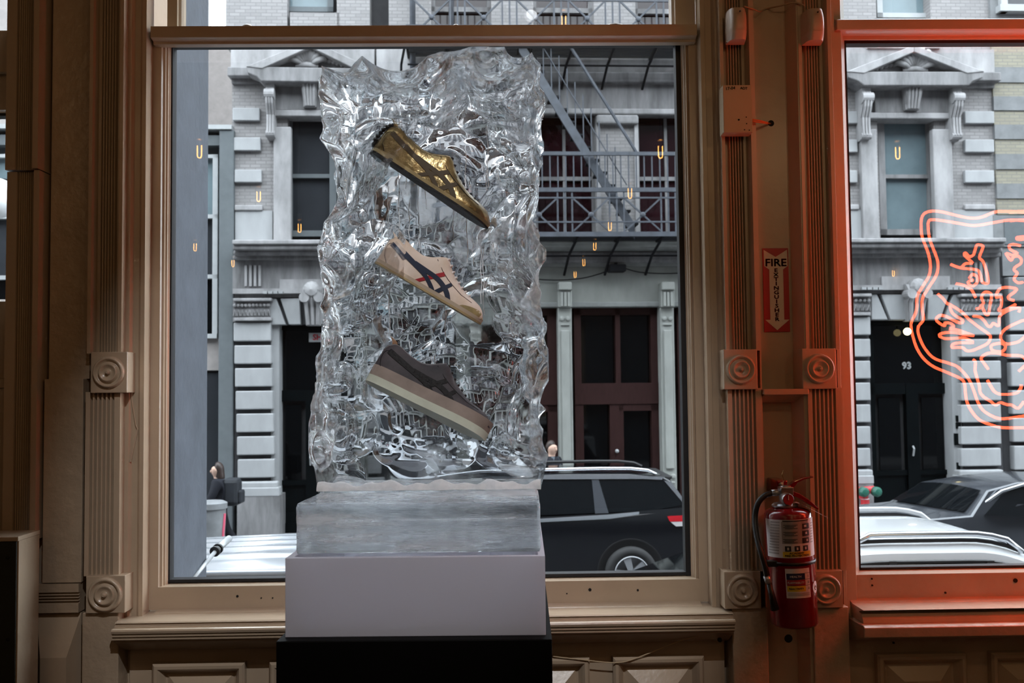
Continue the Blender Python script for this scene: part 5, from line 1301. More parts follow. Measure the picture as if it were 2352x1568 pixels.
def sneaker(name, label, heel_px, toe_px, depth, mats, roll=0., sole_t=.042, out_t=.0, zsq=1.0, stripes='cream', turn=0.):
    """heel_px, toe_px: ends of the sole line as they appear through the ice's front face"""
    app = dU0 + depth
    h = pp_(*heel_px, app); t_ = pp_(*toe_px, app)
    L_ = math.hypot(t_[0] - h[0], t_[1] - h[1]); e1 = Vector(((t_[0] - h[0]) / L_, 0, (t_[1] - h[1]) / L_)); e3 = Vector((-e1.z, 0, e1.x)); e2 = Vector((0, 1, 0))
    e2r = e2 * math.cos(roll) + e3 * math.sin(roll); e3r = e3 * math.cos(roll) - e2 * math.sin(roll)
    e1r = e1 * math.cos(turn) + e2r * math.sin(turn); e2q = e2r * math.cos(turn) - e1 * math.sin(turn)
    base = Vector((h[0], dU0 + depth, h[1]))
    def SP(s_, y, v):
        q = base + e1r * (s_ * L_) + e2q * (y * L_) + e3r * (v * L_ * zsq); return PT(q.x, q.y, q.z)
    r = thing(name, SP(.5, 0, 0), label, 'sneaker', 'sneakers frozen in the ice block')
    ss = [-.012, -.006, 0, .01, .02, .04, .06, .08] + [.1 + .02 * i for i in range(44)] + [.98, .99, 1.0]
    rows_ = []
    for s_ in ss:
        z0, z1 = itp(BOTC, s_), itp(TOPC, s_); row = []
        for i in range(15):
            v = z0 + (z1 - z0) * math.sin(math.pi / 2 * i / 14); row.append(SP(s_, -side_y(s_, v), v))
        for i in range(14, -1, -1):
            v = z0 + (z1 - z0) * math.sin(math.pi / 2 * i / 14); row.append(SP(s_, side_y(s_, v), v))
        rows_.append(row)
    mb = MB().grid(rows_)
    n = len(rows_[0])
    build('upper', mb, mats['upper'], r, smooth=True)
    cap = []                         # collar lining and tongue side between the two top edges
    for s_ in [x for x in ss if -.006 < x < .5]:
        z1 = itp(TOPC, s_); yy = side_y(s_, z1); dip = .10 if .03 < s_ < .42 else .02
        cap.append([SP(s_, -yy, z1), SP(s_, -yy * .8, z1 - dip * .6), SP(s_, 0, z1 - dip), SP(s_, yy * .8, z1 - dip * .6), SP(s_, yy, z1)])
    build('lining', MB().grid(cap), mats['lining'], r, smooth=True)
    cap = []
    for s_ in [x for x in ss if x >= .48]:
        z1 = itp(TOPC, s_); yy = side_y(s_, z1); cap.append([SP(s_, -yy, z1), SP(s_, -yy * .5, z1 + .006), SP(s_, 0, z1 + .009), SP(s_, yy * .5, z1 + .006), SP(s_, yy, z1)])
    build('tongue', MB().grid(cap), mats['upper'], r, smooth=True)
    for sgn in (-1, 1):
        build('collar_trim', MB().tube([SP(s_, sgn * side_y(s_, itp(TOPC, s_)), itp(TOPC, s_) - .004) for s_ in (0, .02, .04, .06, .1, .14, .18, .22, .26, .3, .34, .38, .42, .46, .48)], .0022, 6), mats['trim'], r, smooth=True)
        build('eyestay_seam', MB().tube([SP(a, sgn * (side_y(a, b) + .002), b) for a, b in (im(1000, 520), im(1080, 690), im(1150, 800), im(1240, 910), im(1340, 1020), im(1480, 1120))], .0009, 5), mats['seam'], r)
        build('heel_seam', MB().tube([SP(max(a, .012), sgn * (side_y(max(a, .012), b) + .002), b) for a, b in (im(440, 285), im(360, 285), im(300, 292), im(280, 360), im(275, 470), im(310, 600))], .0009, 5), mats['seam'], r)
    # sole
    def sole(z0, z1, grow, nm, mat):
        out = []
        S_ = [-.016, -.008, .0, .02, .06] + [.1 + .05 * i for i in range(17)] + [.94, .97, .99, 1.008]
        for s_ in S_:
            w_ = itp(WIDC, min(max(s_, .0), .995)) * 1.02 + grow
            if s_ < 0: w_ *= .8 if s_ > -.01 else .45
            if s_ > .985: w_ *= .8 if s_ < 1 else .4
            out.append([SP(s_, -w_, z0), SP(s_, -w_, z1), SP(s_, w_, z1), SP(s_, w_, z0)])
        build(nm, loft(out), mat, r, auto=40)
    sole(.012 if not out_t else .0, sole_t, .004, 'midsole', mats['mid']); sole(-.004 - out_t, .013 if not out_t else .0, .006, 'outsole', mats['out'])
    # toe guard on the side facing out
    def patch(nm, poly_rows, mat, off=.004):
        for sgn in (-1, 1):
            build(nm, MB().grid([[SP(a, sgn * (side_y(a, b) + off), b) for a, b in row] for row in poly_rows]), mat, r, smooth=True)
    tg = []
    for k in range(9):
        s_ = .78 + .215 * k / 8; top = .036 + .055 * math.sin(math.pi * min(1, k / 7) * .5) ** .6
        tg.append([(s_, .036 + (min(top, itp(TOPC, s_) * .92) - .036) * q / 3) for q in range(4)])
    patch('toe_guard', tg, mats['toe'], .003)
    def ribbon(nm, line, mat, off=.006):
        q = [(Vector((*im(x, y), 0)), w_ / 1660) for x, y, w_ in line]; L2 = []
        pts = cat_rom([Vector((a.x, a.y, w_)) for a, w_ in q], 6)
        for i, p in enumerate(pts):
            d = (pts[min(i + 1, len(pts) - 1)] - pts[max(i - 1, 0)]); d.z = 0; d.normalize(); nn = Vector((-d.y, d.x, 0)) * p.z / 2
            a, b = Vector((p.x, p.y, 0)) + nn, Vector((p.x, p.y, 0)) - nn
            L2.append([(max(.012, c_.x), max(.037, min(c_.y, itp(TOPC, max(.012, c_.x)) - .004))) for c_ in (a, a.lerp(b, .5), b)])
        patch(nm, L2, mat, off)
    ribbon('side_stripe', [(395, 290, 75), (470, 370, 78), (550, 450, 76), (690, 590, 68), (820, 730, 58), (900, 860, 56), (945, 980, 60), (955, 1085, 45)], mats['s1'], .006)
    ribbon('side_stripe', [(690, 565, 50), (850, 680, 62), (990, 780, 64), (1080, 880, 66), (1140, 990, 68), (1158, 1100, 70), (1150, 1205, 70)], mats['s1'], .0062)
    ribbon('cross_stripe', [(650, 842, 44), (800, 800, 50), (950, 765, 56), (1105, 728, 60)], mats['s2'], .005)
    ribbon('cross_stripe', [(900, 1020, 60), (990, 980, 62), (1090, 930, 58), (1205, 872, 50)], mats['s1'], .0058)
    if mats.get('char'):            # charred crust round the heel
        hl = cat_rom([SP(a, -.028, b) for a, b in ((.10, .026), (.05, .020), (.0, .035), (-.03, .09), (-.034, .15), (-.026, .21), (.0, .262), (.03, .288))], 5)
        build('charred_heel', MB().tube(hl, [.0062 + .0022 * math.sin(i * 2.1) for i in range(len(hl))], 8), mats['char'], r, smooth=True)
    # laces
    for k in range(8):
        s_ = .50 + .043 * k; z1 = itp(TOPC, s_) + .006; yy = side_y(s_, itp(TOPC, s_)) + .01
        build('lace', MB().tube([SP(s_ - .006, -yy, z1 - .022), SP(s_, -yy * .7, z1), SP(s_ + .004, 0, z1 + .010), SP(s_, yy * .7, z1), SP(s_ - .006, yy, z1 - .022)], .0028, 6), mats['lace'], r, smooth=True)
    # heel tab
    tab = [SP(.035, -.03, .285), SP(.02, -.028, .315), SP(-.012, -.02, .343), SP(-.02, 0, .348), SP(-.012, .02, .343), SP(.02, .028, .315), SP(.035, .03, .285), SP(.085, .035, .288), SP(.06, .02, .318), SP(.03, 0, .335), SP(.06, -.02, .318), SP(.085, -.035, .288)]
    mb = MB().add(tab, [(0, 1, 10, 11), (1, 2, 9, 10), (2, 3, 9), (3, 4, 9), (4, 5, 8, 9), (5, 6, 7, 8), (0, 11, 7, 6)])
    build('heel_tab', mb, mats['tab'], r, smooth=True)
    return r
def fab(n, c, **k): return M(n, c, rough=k.pop('rough', .7), **k)
CREAML = fab('cream_leather', (.80, .66, .56), var=.10, vs=18, col2=(.68, .52, .38), thresh=(.25, .55)); NAVY = fab('navy_leather', (.012, .022, .055), var=.1); REDS = fab('red_leather', (.42, .012, .022), var=.1)
GUM = fab('gum_rubber', (.46, .34, .17), var=.15, vs=25); GUMD = fab('ochre_suede', (.42, .32, .14), var=.2, vs=40)
sneaker('sneaker', 'cream sneaker with navy and red side stripes frozen in the middle of the ice', (868, 606), (1102, 744), .085,
    dict(upper=CREAML, lining=fab('shoe_lining', (.25, .20, .17)), trim=CREAML, seam=fab('dark_thread', (.10, .06, .05)), mid=fab('cream_midsole', (.60, .48, .36)), out=GUM, toe=GUMD, s1=NAVY, s2=REDS, lace=fab('cream_lace', (.80, .72, .68)), tab=CREAML))
GOLD = M('gold_leather', (.40, .29, .13), rough=.32, metal=.75, var=.2, vs=16, bump=.5, bs=30, col2=(.15, .11, .05)); GOLD2 = M('gold_leather_light', (.42, .33, .17), rough=.35, metal=.7, var=.2, vs=14)
BLK = fab('char_black', (.008, .008, .009), var=0, bump=.6, bs=90); GLINE = fab('scorched_line', (.075, .052, .026), var=.2)
sneaker('sneaker', 'metallic gold sneaker with a charred black edge frozen at the top of the ice', (860, 352), (1118, 520), .085,
    dict(upper=GOLD, lining=GOLD2, trim=GLINE, seam=BLK, mid=GOLD2, out=BLK, toe=GOLD, s1=GLINE, s2=GLINE, lace=BLK, tab=GOLD2, char=BLK), zsq=.86, turn=.10)
DGR = fab('dark_grey_suede', (.085, .072, .080), var=.2, vs=14, col2=(.03, .03, .036)); SOLEG = fab('taupe_midsole', (.36, .29, .25), var=.15, vs=14); SOLEB = fab('pale_green_outsole', (.66, .70, .58), var=.1, vs=12)
sneaker('sneaker', 'dark grey sneaker with black stripes and thick pale sole at the bottom of the ice', (852, 862), (1120, 996), .085,
    dict(upper=DGR, lining=fab('dark_lining', (.03, .03, .03)), trim=fab('grey_trim', (.22, .20, .20)), seam=BLK, mid=SOLEG, out=SOLEB, toe=DGR, s1=BLK, s2=BLK, lace=fab('black_lace', (.01, .01, .01)), tab=fab('tab_orange', (.28, .15, .08))), roll=-.22, sole_t=.085, out_t=.055)
# ================================================================== shop fittings
# pendant bulbs hang in rows behind and above the camera; the panes mirror all but the last ones, added unseen to brighten the right wall
FIL = emit_mat('filament_glow', (1., .46, .10), 22); BRASS = M('brass_socket', (.30, .20, .08), rough=.35, metal=.9, var=0); FLEX = M('black_flex', (.01, .01, .01), rough=.7, var=0)
BGL = pane_mat('bulb_glass', (1., .97, .92), ior=1.3)
spots = [(458, 347), (448, 567), (594, 450), (688, 523), (1366, 565), (1341, 602), (1321, 630), (1401, 519), (1517, 348), (1447, 443), (2062, 350), (2052, 627), (1295, 48), (1150, 112), (535, 604), (1800, 430), (1790, 540), (2480, 470), (2440, 580), (1770, 350), (2560, 390)]
ZBULB = 2.76
where = ['over the left window, nearest the camera', 'third back in the left row', 'second back in the left row', 'beside the left row, further back', 'middle row, second from the rear', 'middle row, next to last', 'middle row, last at the rear', 'middle row, fourth from the rear', 'right of the middle row, near the window', 'middle row, fifth from the rear', 'over the neon window', 'last at the rear on the neon side', 'hung short under the ceiling over the camera', 'hung short under the ceiling beside the spotlight', 'rearmost in the left row', 'unseen and added to brighten the right wall, right row behind the camera, nearest the extinguisher wall', 'unseen and added to brighten the right wall, right row behind the camera, second back', 'unseen and added to brighten the right wall, far right row behind the camera, front one', 'unseen and added to brighten the right wall, far right row behind the camera, second one', 'unseen and added to brighten the right wall, right row beside the camera, above the extinguisher sign', 'unseen and added to brighten the right wall, far right row beside the camera, nearest the neon']
for i, (x, y) in enumerate(spots):
    zb_ = ZBULB if y > 200 else 3.62
    d = ray(x, y); t_ = (zb_ - CAM.z) / d.z; v = CAM + d * t_
    c = Vector((v.x, 2 * GY - v.y, zb_))
    if c.y < YB + .3: c.y = YB + .3
    b = thing('pendant_bulb', c, 'bare filament bulb on a black flex, ' + where[i], 'lamp', 'bare filament pendant bulbs')
    mb = MB()
    for s_ in (-.011, .011): mb.tube([c + Vector((s_, 0, .03)), c + Vector((s_, 0, -.025)), c + Vector((s_ * .6, 0, -.034)), c + Vector((0, 0, -.036))], .0032, 6)
    build('filament', mb, FIL, b, smooth=True)
    build('envelope', MB().lathe([(.014, .062), (.018, .05), (.028, .03), (.031, 0), (.028, -.035), (.015, -.052), (0, -.056)], c, (0, 0, 1), 16), BGL, b, smooth=True)
    build('socket', MB().lathe([(0, .115), (.012, .112), (.019, .10), (.019, .062), (.014, .058), (0, .058)], c, (0, 0, 1), 14), BRASS, b, auto=40)
    build('flex', MB().tube([c + Vector((0, 0, .11)), Vector((c.x, c.y, ZT))], .003, 6), FLEX, b)
    ld = bpy.data.lights.new('bulb_light', 'POINT'); ld.energy = BULB_W; ld.color = (1., .66, .36); ld.shadow_soft_size = 0.0
    lo_ = bpy.data.objects.new('bulb_light', ld); C.objects.link(lo_); lo_.parent = b
# white track spotlight aimed at the ice
sl = Vector((.25, -2.9, 3.78)); tgt = PT(xc, dU0, zb1 + .45); dr = (tgt - sl).normalized()
ts = thing('track_spotlight', sl, 'white track spotlight under the ceiling aimed at the ice block', 'spotlight')
SPM = M('spot_white', (.6, .6, .6), rough=.4, var=0)
build('can', MB().lathe([(0, -.10), (.035, -.10), (.042, -.06), (.045, .06), (.040, .062), (.036, .02), (0, .015)], sl - dr * .08, dr, 20), SPM, ts, auto=40)
build('yoke', MB().tube([sl - dr * .1, sl - dr * .1 + Vector((0, 0, .10)), Vector((sl.x, sl.y - .05, ZT))], .008, 8), SPM, ts)
build('lens', MB().lathe([(0, .0), (.034, .0)], sl - dr * .055, dr, 20), emit_mat('spot_lens_glow', (.96, .97, 1.), 6), ts)
ld = bpy.data.lights.new('spot_light', 'SPOT'); ld.energy = SPOT_W; ld.color = (.96, .97, 1.); ld.shadow_soft_size = 0.0; ld.spot_size = math.radians(30); ld.spot_blend = .5
lo_ = bpy.data.objects.new('spot_light', ld); C.objects.link(lo_); lo_.parent = ts; lo_.rotation_euler = dr.to_track_quat('-Z', 'Y').to_euler()
# neon sign hanging in the right window, facing the street; the pane mirrors it to the camera
NEON = emit_mat('neon_red', (1., .085, .03), NEON_E); NA = .56
def n8(x, y): return (1900 + x / 2.8, 480 + y / 2.8)
def n6(x, y): return (2080 + x / 5.408, 470 + y / 5.408)
def n7(x, y): return (2080 + x / 5.408, 720 + y / 5.408)
outer = [n8(*p) for p in ((1266, 20), (1180, 15), (1080, 18), (1000, 50), (930, 58), (850, 45), (750, 20), (680, 12), (630, 25), (608, 60), (605, 120), (612, 180), (635, 240), (655, 300), (665, 370), (655, 430), (620, 490), (580, 560), (575, 650), (545, 720), (540, 760), (555, 830), (580, 900), (620, 960), (680, 1010), (760, 1045), (840, 1080), (880, 1110), (890, 1180), (900, 1240), (930, 1300), (980, 1355), (1050, 1385), (1130, 1405), (1266, 1405))]
inner = [n8(*p) for p in ((1266, 75), (1180, 70), (1080, 85), (1000, 100), (930, 105), (850, 92), (750, 75), (670, 68), (650, 90), (652, 140), (662, 200), (685, 260), (710, 330), (712, 390), (695, 440), (650, 510), (615, 570), (612, 640), (620, 710), (590, 750), (585, 790), (600, 840), (625, 890), (660, 935), (700, 965), (780, 990), (840, 1015), (890, 1065), (920, 1110), (945, 1170), (965, 1230), (1000, 1290), (1060, 1330), (1130, 1348), (1266, 1330))]
strokes = [outer, inner,
    [n8(*p) for p in ((795, 355), (860, 378), (960, 390), (985, 420), (1000, 470), (1035, 475), (1030, 420), (1005, 340), (980, 310), (1000, 255), (1000, 235), (965, 230), (950, 270), (940, 295), (915, 305), (890, 280), (885, 300), (935, 345), (890, 350), (865, 376))],
    [n8(*p) for p in ((830, 480), (880, 490), (930, 520), (955, 570))], [n8(*p) for p in ((915, 445), (935, 420), (965, 435), (965, 470), (935, 495), (905, 470), (940, 455))], [n8(*p) for p in ((712, 545), (745, 575), (770, 605), (790, 612))],
    [n7(*p) for p in ((830, 268), (740, 235), (640, 200), (550, 188), (600, 160), (560, 120), (490, 115), (490, 150), (440, 130), (390, 90), (390, 50), (440, 20), (520, 40), (610, 90), (690, 115), (710, 80), (600, 10), (560, -60), (560, -110))],
    [n7(*p) for p in ((850, 272), (750, 265), (620, 235), (500, 235), (430, 255), (430, 285), (500, 310), (620, 305), (720, 300), (800, 330), (840, 360), (740, 360), (640, 365), (585, 385), (585, 420), (700, 420), (760, 460), (820, 460), (900, 430), (1020, 370), (1055, 300), (1040, 260), (960, 200), (800, 80), (700, -20), (560, -110))],
    [n7(*p) for p in ((1471, 80), (1350, 130), (1230, 200), (1185, 270), (1200, 340), (1260, 375), (1350, 365), (1420, 340), (1490, 280))], [n7(*p) for p in ((840, 30), (920, 40), (980, 90), (1020, 150), (1060, 160), (1090, 120), (1150, 150), (1165, 120), (1170, 40), (1220, -10), (1330, -60), (1420, -70), (1410, -20))],
    [n7(*p) for p in ((1240, 400), (1200, 370), (1120, 375), (1065, 400), (1075, 450), (1130, 470), (1200, 470), (1240, 430), (1240, 400))], [n7(*p) for p in ((1030, 690), (980, 620), (940, 560), (970, 520), (1040, 490), (1150, 490), (1250, 515), (1400, 520), (1471, 545), (1500, 620), (1410, 715))],
    [n7(*p) for p in ((840, 570), (870, 600), (865, 700), (890, 800), (920, 900), (930, 980), (980, 1040), (1060, 1090), (1120, 1135), (1180, 1105), (1260, 1130), (1320, 1135), (1400, 1175), (1471, 1090))], [n7(*p) for p in ((1020, 825), (1060, 900), (1110, 970), (1180, 1000), (1300, 1000), (1390, 980), (1430, 930), (1440, 880))],
    [n6(*p) for p in ((1430, 510), (1340, 490), (1290, 510), (1310, 560), (1390, 600), (1330, 625), (1250, 605), (1310, 690), (1340, 650), (1400, 640), (1440, 680), (1430, 730), (1370, 770), (1350, 810), (1390, 850), (1350, 920), (1400, 970), (1460, 960))],
    [n6(*p) for p in ((1350, 1190), (1290, 1170), (1280, 1140), (1370, 1070), (1370, 1040), (1260, 1025), (1180, 1040), (1140, 1090), (1130, 1150), (1190, 1140), (1190, 1250), (1160, 1310), (1230, 1310), (1370, 1235))],
    [n6(*p) for p in ((880, 1290), (930, 1280), (950, 1260), (990, 1350), (1030, 1360), (1050, 1250), (1070, 1130), (1040, 1090), (980, 1090), (945, 1150), (970, 1220), (930, 1260))], [n6(*p) for p in ((1471, 430), (1390, 430), (1390, 405), (1471, 395))]]
def nmir(x, y):
    v = P(x, y, GY + NA); return Vector((v.x, GY - NA, v.z))
xm_ = nmir(2345, 735).x
nb = nmir(2345, 1000)
ns = thing('neon_sign', (xm_, GY - NA, nb.z), 'red neon line drawing of an animal face with a double outline in the right window', 'neon sign')
for k, s_ in enumerate(strokes):
    pts = [nmir(*p) for p in s_]
    if k < 2: pts = pts + [Vector((2 * xm_ - p.x, p.y, p.z)) for p in reversed(pts)]
    elif k < 8: build('neon_tube', MB().tube([Vector((2 * xm_ - p.x, p.y, p.z)) for p in cat_rom(pts, 4)], .0050, 6), NEON, ns, smooth=True)
    build('neon_tube', MB().tube(cat_rom(pts, 4), .0050, 6), NEON, ns, smooth=True)
for s_ in (-.18, .18): build('hanging_wire', MB().tube([(xm_ + s_, GY - NA, nmir(2200, 485).z), (xm_ + s_, GY - NA, ZT)], .0015, 5), FLEX, ns)
# ---- fire extinguisher sign
SRED = M('sign_red', (.42, .008, .015), rough=.35, var=0); SCRM = M('sign_cream', (.72, .62, .52), rough=.4, var=0)
a, b = P(1754, 570, .010), P(1813, 762, .010)
ys_ = .0165
xs0, xs1 = X(1753, ys_, 665), X(1812, ys_, 665); zs1, zs0 = Z(570, ys_, 1783), Z(762, ys_, 1783)
sg = thing('extinguisher_sign', ((xs0 + xs1) / 2, ys_, zs0), 'red and cream FIRE EXTINGUISHER arrow sign in the sunken channel', 'sign')
build('plate', MB().box(xs0, xs1, ys_ - .002, ys_ + .001, zs0, zs1), SRED, sg, bevel=.0006)
Wd, Hd = xs1 - xs0, zs1 - zs0
def sgp(u, v, d=.0): return (xs0 + Wd * u, ys_ - .0028 - d, zs1 - Hd * v)
arrow = [(.04, .02), (.5, .105), (.95, .02), (.96, .215), (.78, .255), (.78, .855), (.98, .855), (.5, .98), (.04, .855), (.24, .855), (.24, .255), (.05, .215)]
me = bpy.data.meshes.new('arrow'); me.from_pydata([sgp(u, v) for u, v in arrow], [], [tuple(range(len(arrow)))]); put('arrow', me, SCRM, sg)
SINK = M('sign_ink', (.16, .008, .012), rough=.5, var=0)
text_obj('lettering', 'FIRE', .030, SINK, lambda x, y: sgp(.5 + x / Wd, .178 - y / Hd, .0006), sg, fitw=Wd * .80, bold=.0009)
for k, ch in enumerate('EXTINGUISHER'):
    text_obj('lettering', ch, .0150, SINK, lambda x, y, k=k: sgp(.5 + x * 1.35 / Wd, .268 + k * .0530 - y / Hd, .0006), sg, bold=.0006)
# ---- motion sensors, junction box, wires
SENS = M('sensor_plastic', (.52, .40, .30), rough=.4, var=0); BOXM = M('painted_metal_box', (.52, .40, .26), rough=.4, var=.05)
for (p0, p1, r0, r1, lab) in ((1676, 1722, 13, 86, 'rounded beige motion sensor high on the pilaster beside the main window'), (1854, 1901, 15, 88, 'rounded beige motion sensor high on the pilaster beside the neon window')):
    ya = -.10; a, b = P(p0, 50, ya).x, P(p1, 50, ya).x; z1, z0 = P(p0, r0, ya).z, P(p0, r1, ya).z; c = (a + b) / 2; hw = (b - a) / 2
    t = thing('motion_sensor', (c, -.042, z0), lab, 'sensor', 'motion sensors')
    g_ = []
    for i in range(9):
        v = i / 8; z = z0 + (z1 - z0) * v; dep = .030 + .030 * math.sin(math.pi * (.15 + .7 * v)) ** .8; row = []
        for j in range(13):
            q = j / 12 * 2 - 1; ww = hw * (1 - .06 * (2 * v - 1) ** 4)
            row.append((c + ww * q, -.042 - dep * (1 - abs(q) ** 4) ** .5, z))
        g_.append(row)
    mb = MB().grid(g_); n_ = 13
    mb.f += [tuple(range(n_)), tuple(8 * n_ + j for j in range(n_))]
    build('housing', mb, SENS, t, auto=50)
    build('screw', MB().lathe([(0, .002), (.0022, .001), (.0022, -.002)], (c, -.106, z1 - .018), (0, -1, 0), 10), DARKHOLE, t)
    build('lens', MB().grid([[(x, y - .001, z) for x, y, z in r_] for r_ in g_[0:3]]), M('sensor_lens', (.56, .44, .36), rough=.3, var=0), t, smooth=True)
WIREM = M('cream_wire', (.42, .31, .2), rough=.5, var=0)
hole = P(1760, 20, .016)
pts = [P(1708, 14, -.05), P(1728, 20, -.045), P(1745, 26, -.02), hole, P(1790, 14, -.02), P(1825, 6, -.045), P(1848, 13, -.05)]
tag(build('sensor_wire', MB().tube(cat_rom(pts, 6), .0022, 6), WIREM, smooth=True), 'thin cream wire looping between the two motion sensors', 'wire')
ya = -.085; a, b = P(1661, 250, ya).x, P(1728, 250, ya).x; z1, z0 = P(1695, 195, ya).z, P(1695, 304, ya).z
jb = thing('junction_box', ((a + b) / 2, -.04, z0), 'flat beige metal junction box with black handwriting on the left pilaster', 'junction box')
build('case', MB().box(a, b, ya, -.040, z0, z1), BOXM, jb, bevel=.0015)
INK = M('marker_ink', (.01, .01, .01), rough=.6, var=0)
text_obj('lettering', '17-04', .012, INK, lambda x, y: (a + .021 + x, ya - .0006, z1 - .010 + y + x * .1), jb, bold=.0003); text_obj('lettering', 'ADT', .010, INK, lambda x, y: (a + .059 + x, ya - .0006, z1 - .010 + y - x * .08), jb, bold=.0003)
for (px_, py_) in ((1697, 275), (1715, 284), (1710, 298), (1721, 299), (1714, 269)):
    q = P(px_, py_, ya); build('screw_hole', MB().lathe([(0, .001), (.0016 if px_ != 1697 else .0026, .0005), (.0016 if px_ != 1697 else .0026, -.001)], (q.x, ya - .0006, q.z), (0, -1, 0), 10), DARKHOLE, jb)
ORW = M('orange_wire', (.62, .22, .08), rough=.5, var=0)
for k in range(2):
    pts = [P(1728, 274 + 4 * k, -.06), P(1745, 277 + 4 * k, -.05), P(1760, 281 + 2 * k, -.01), P(1770, 284, .019)]
    tag(build('box_wire', MB().tube(cat_rom(pts, 5), .0022, 6), ORW, smooth=True), ('upper' if k == 0 else 'lower') + ' orange wire running from the junction box into the wall hole', 'wire')
# ---- fire extinguisher
ERED = M('extinguisher_red', (.17, .004, .008), rough=.22, var=0, coat=.4); LABW = M('label_white', (.62, .58, .58), rough=.4, var=.05); LGREY = M('label_grey', (.30, .27, .26), rough=.5, var=0); LBLK = M('label_black', (.012, .012, .012), rough=.5, var=0); LYEL = M('label_yellow', (.62, .46, .02), rough=.45, var=0); LNAVY = M('label_navy', (.012, .02, .07), rough=.4, var=0); LRED = M('label_red', (.30, .02, .03), rough=.4, var=0); HOSE = M('hose_rubber', (.008, .008, .009), rough=.45, var=0)
ye = -.125; R_e = 53 / FPX * (2.7 + ye)
pt, pb = P(1809, 1180, ye), P(1825, 1432, ye)
ax = (pt - pb).normalized(); He = (pt - pb).length
fx_ = thing('fire_extinguisher', (pb.x, ye, pb.z), 'red fire extinguisher with white label and black hose on the pilaster', 'extinguisher')
def EC(a, h, r=0.): # angle from camera-facing side, height along the axis
    d = Vector((math.sin(a), -math.cos(a), 0)); d = (d - ax * d.dot(ax)).normalized(); return pb + ax * h + d * (R_e + r)
dome = [(0, 0), (R_e * .94, 0), (R_e, .006), (R_e, He - .012), (R_e * .985, He + .003), (R_e * .90, He + .011), (R_e * .66, He + .018), (R_e * .36, He + .022), (.018, He + .024), (0, He + .025)]
build('cylinder', MB().lathe(dome, pb, ax, 48), ERED, fx_, auto=60)
def patch(nm, a0, a1, h0, h1, mat, parent, r=.0006, n=12):
    return build(nm, MB().grid([[EC(a0 + (a1 - a0) * i / n, h, r) for h in (h0, h1)] for i in range(n + 1)]), mat, parent, smooth=True)
def hh(row): return He * (1432 - row) / (1432 - 1180.)
def aa(px, row): return math.asin(max(-.99, min(.99, ((px - (1808 + 17 * (row - 1165) / 267.)) / 53.))))
lb = patch('instruction_label', -1.45, 1.35, hh(1272), hh(1186), LABW, fx_, .0005, 24)
def lp(nm, x0, x1, r0, r1, mat, r=.001):
    rm_ = (r0 + r1) / 2; return patch(nm, aa(x0, rm_), aa(x1, rm_), hh(r1), hh(r0), mat, lb, r, 6)
lp('label_field', 1782, 1842, 1190, 1240, LGREY); 
for i, r0 in enumerate((1196, 1212, 1228)):
    lp('pictogram', 1826, 1843, r0, r0 + 12, LBLK, .0014)
    lp('pictogram_mark', 1830 + 3 * i, 1836 + 2 * i, r0 + 3, r0 + 8, LABW, .0018)
    for k in range(4): lp('label_line', 1785 + (k % 2) * 3, 1815 - (k % 3) * 4, r0 + 1.2 + k * 2.6, r0 + 2.4 + k * 2.6, LBLK, .0014)
for k in range(3): lp('pictogram', 1789 + k * 19.5, 1801 + k * 19.5, 1245, 1257, LBLK, .0014); lp('pictogram_mark', 1793 + k * 19.5, 1797 + k * 19.5, 1248, 1254, LABW, .0018)
for k in range(12): lp('label_line', 1763, 1778, 1190 + k * 6.4, 1193.5 + k * 6.4, LGREY, .0012)
for k in range(8): lp('label_line', 1847, 1855, 1196 + k * 6, 1199 + k * 6, LGREY, .0012)
lp('label_line', 1783, 1841, 1187.5, 1190, LBLK, .0014)
lp('yellow_band', 1785, 1847, 1258, 1270, LYEL)
def etext(s, px, row, size, mat, parent, fit=None, r=.002, bold=0.):
    a0, h0 = aa(px, row), hh(row)
    text_obj('lettering', s, size, mat, lambda x, y: EC(a0 + x / R_e, h0 + y, r), parent, fitw=fit, bold=bold)
pxm = 2.575 / FPX
etext('ACADEMY', 1814, 1261.3, .0065, LBLK, lb, 33 * pxm, bold=.0003); etext('FIRE PROTECTION', 1816, 1267, .0065, LBLK, lb, 55 * pxm, bold=.0003)
hz = patch('hazard_label', aa(1791, 1328), aa(1845, 1328), hh(1362), hh(1296), LABW, fx_, .0005)
def hp_(nm, x0, x1, r0, r1, mat): rm_ = (r0 + r1) / 2; return patch(nm, aa(x0, rm_), aa(x1, rm_), hh(r1), hh(r0), mat, hz, .001, 6)
for i, (tx, mt, num, tm) in enumerate((('HEALTH', LNAVY, '1', LABW), ('FLAMMABILITY', LRED, '0', LABW), ('REACTIVITY', LYEL, '0', LBLK))):
    r0 = 1307.5 + i * 13.6; dx = i * 1.0
    hp_('hazard_row', 1792 + dx, 1832 + dx, r0, r0 + 12.5, mt); hp_('hazard_divider', 1792 + dx, 1845 + dx, r0 - 1, r0 - .2, LBLK)
    etext(tx, 1811 + dx, r0 + 6.3, .0075, tm, hz, (24, 36, 32)[i] * pxm, bold=.0002); etext(num, 1839 + dx, r0 + 6.3, .009, LBLK, hz, bold=.0002)
for k in range(3): hp_('label_line', 1796, 1844, 1350 + k * 2.6, 1351.4 + k * 2.6, LGREY)
pc, ph = aa(1861, 1343), hh(1343)
rd = build('round_sticker', MB().add([EC(pc, ph, .0008)] + [EC(pc + .22 * math.cos(q * .3142), ph + .016 * math.sin(q * .3142), .0008) for q in range(20)], [(0, i + 1, (i + 1) % 20 + 1) for i in range(20)]), LABW, fx_)
build('sticker_mark', MB().tube([EC(pc + .06 * math.cos(q * .7), ph - .002 + .006 * math.sin(q * .7), .0012) for q in range(9)], .0006, 4), LBLK, rd)
st_h = hh(1286)
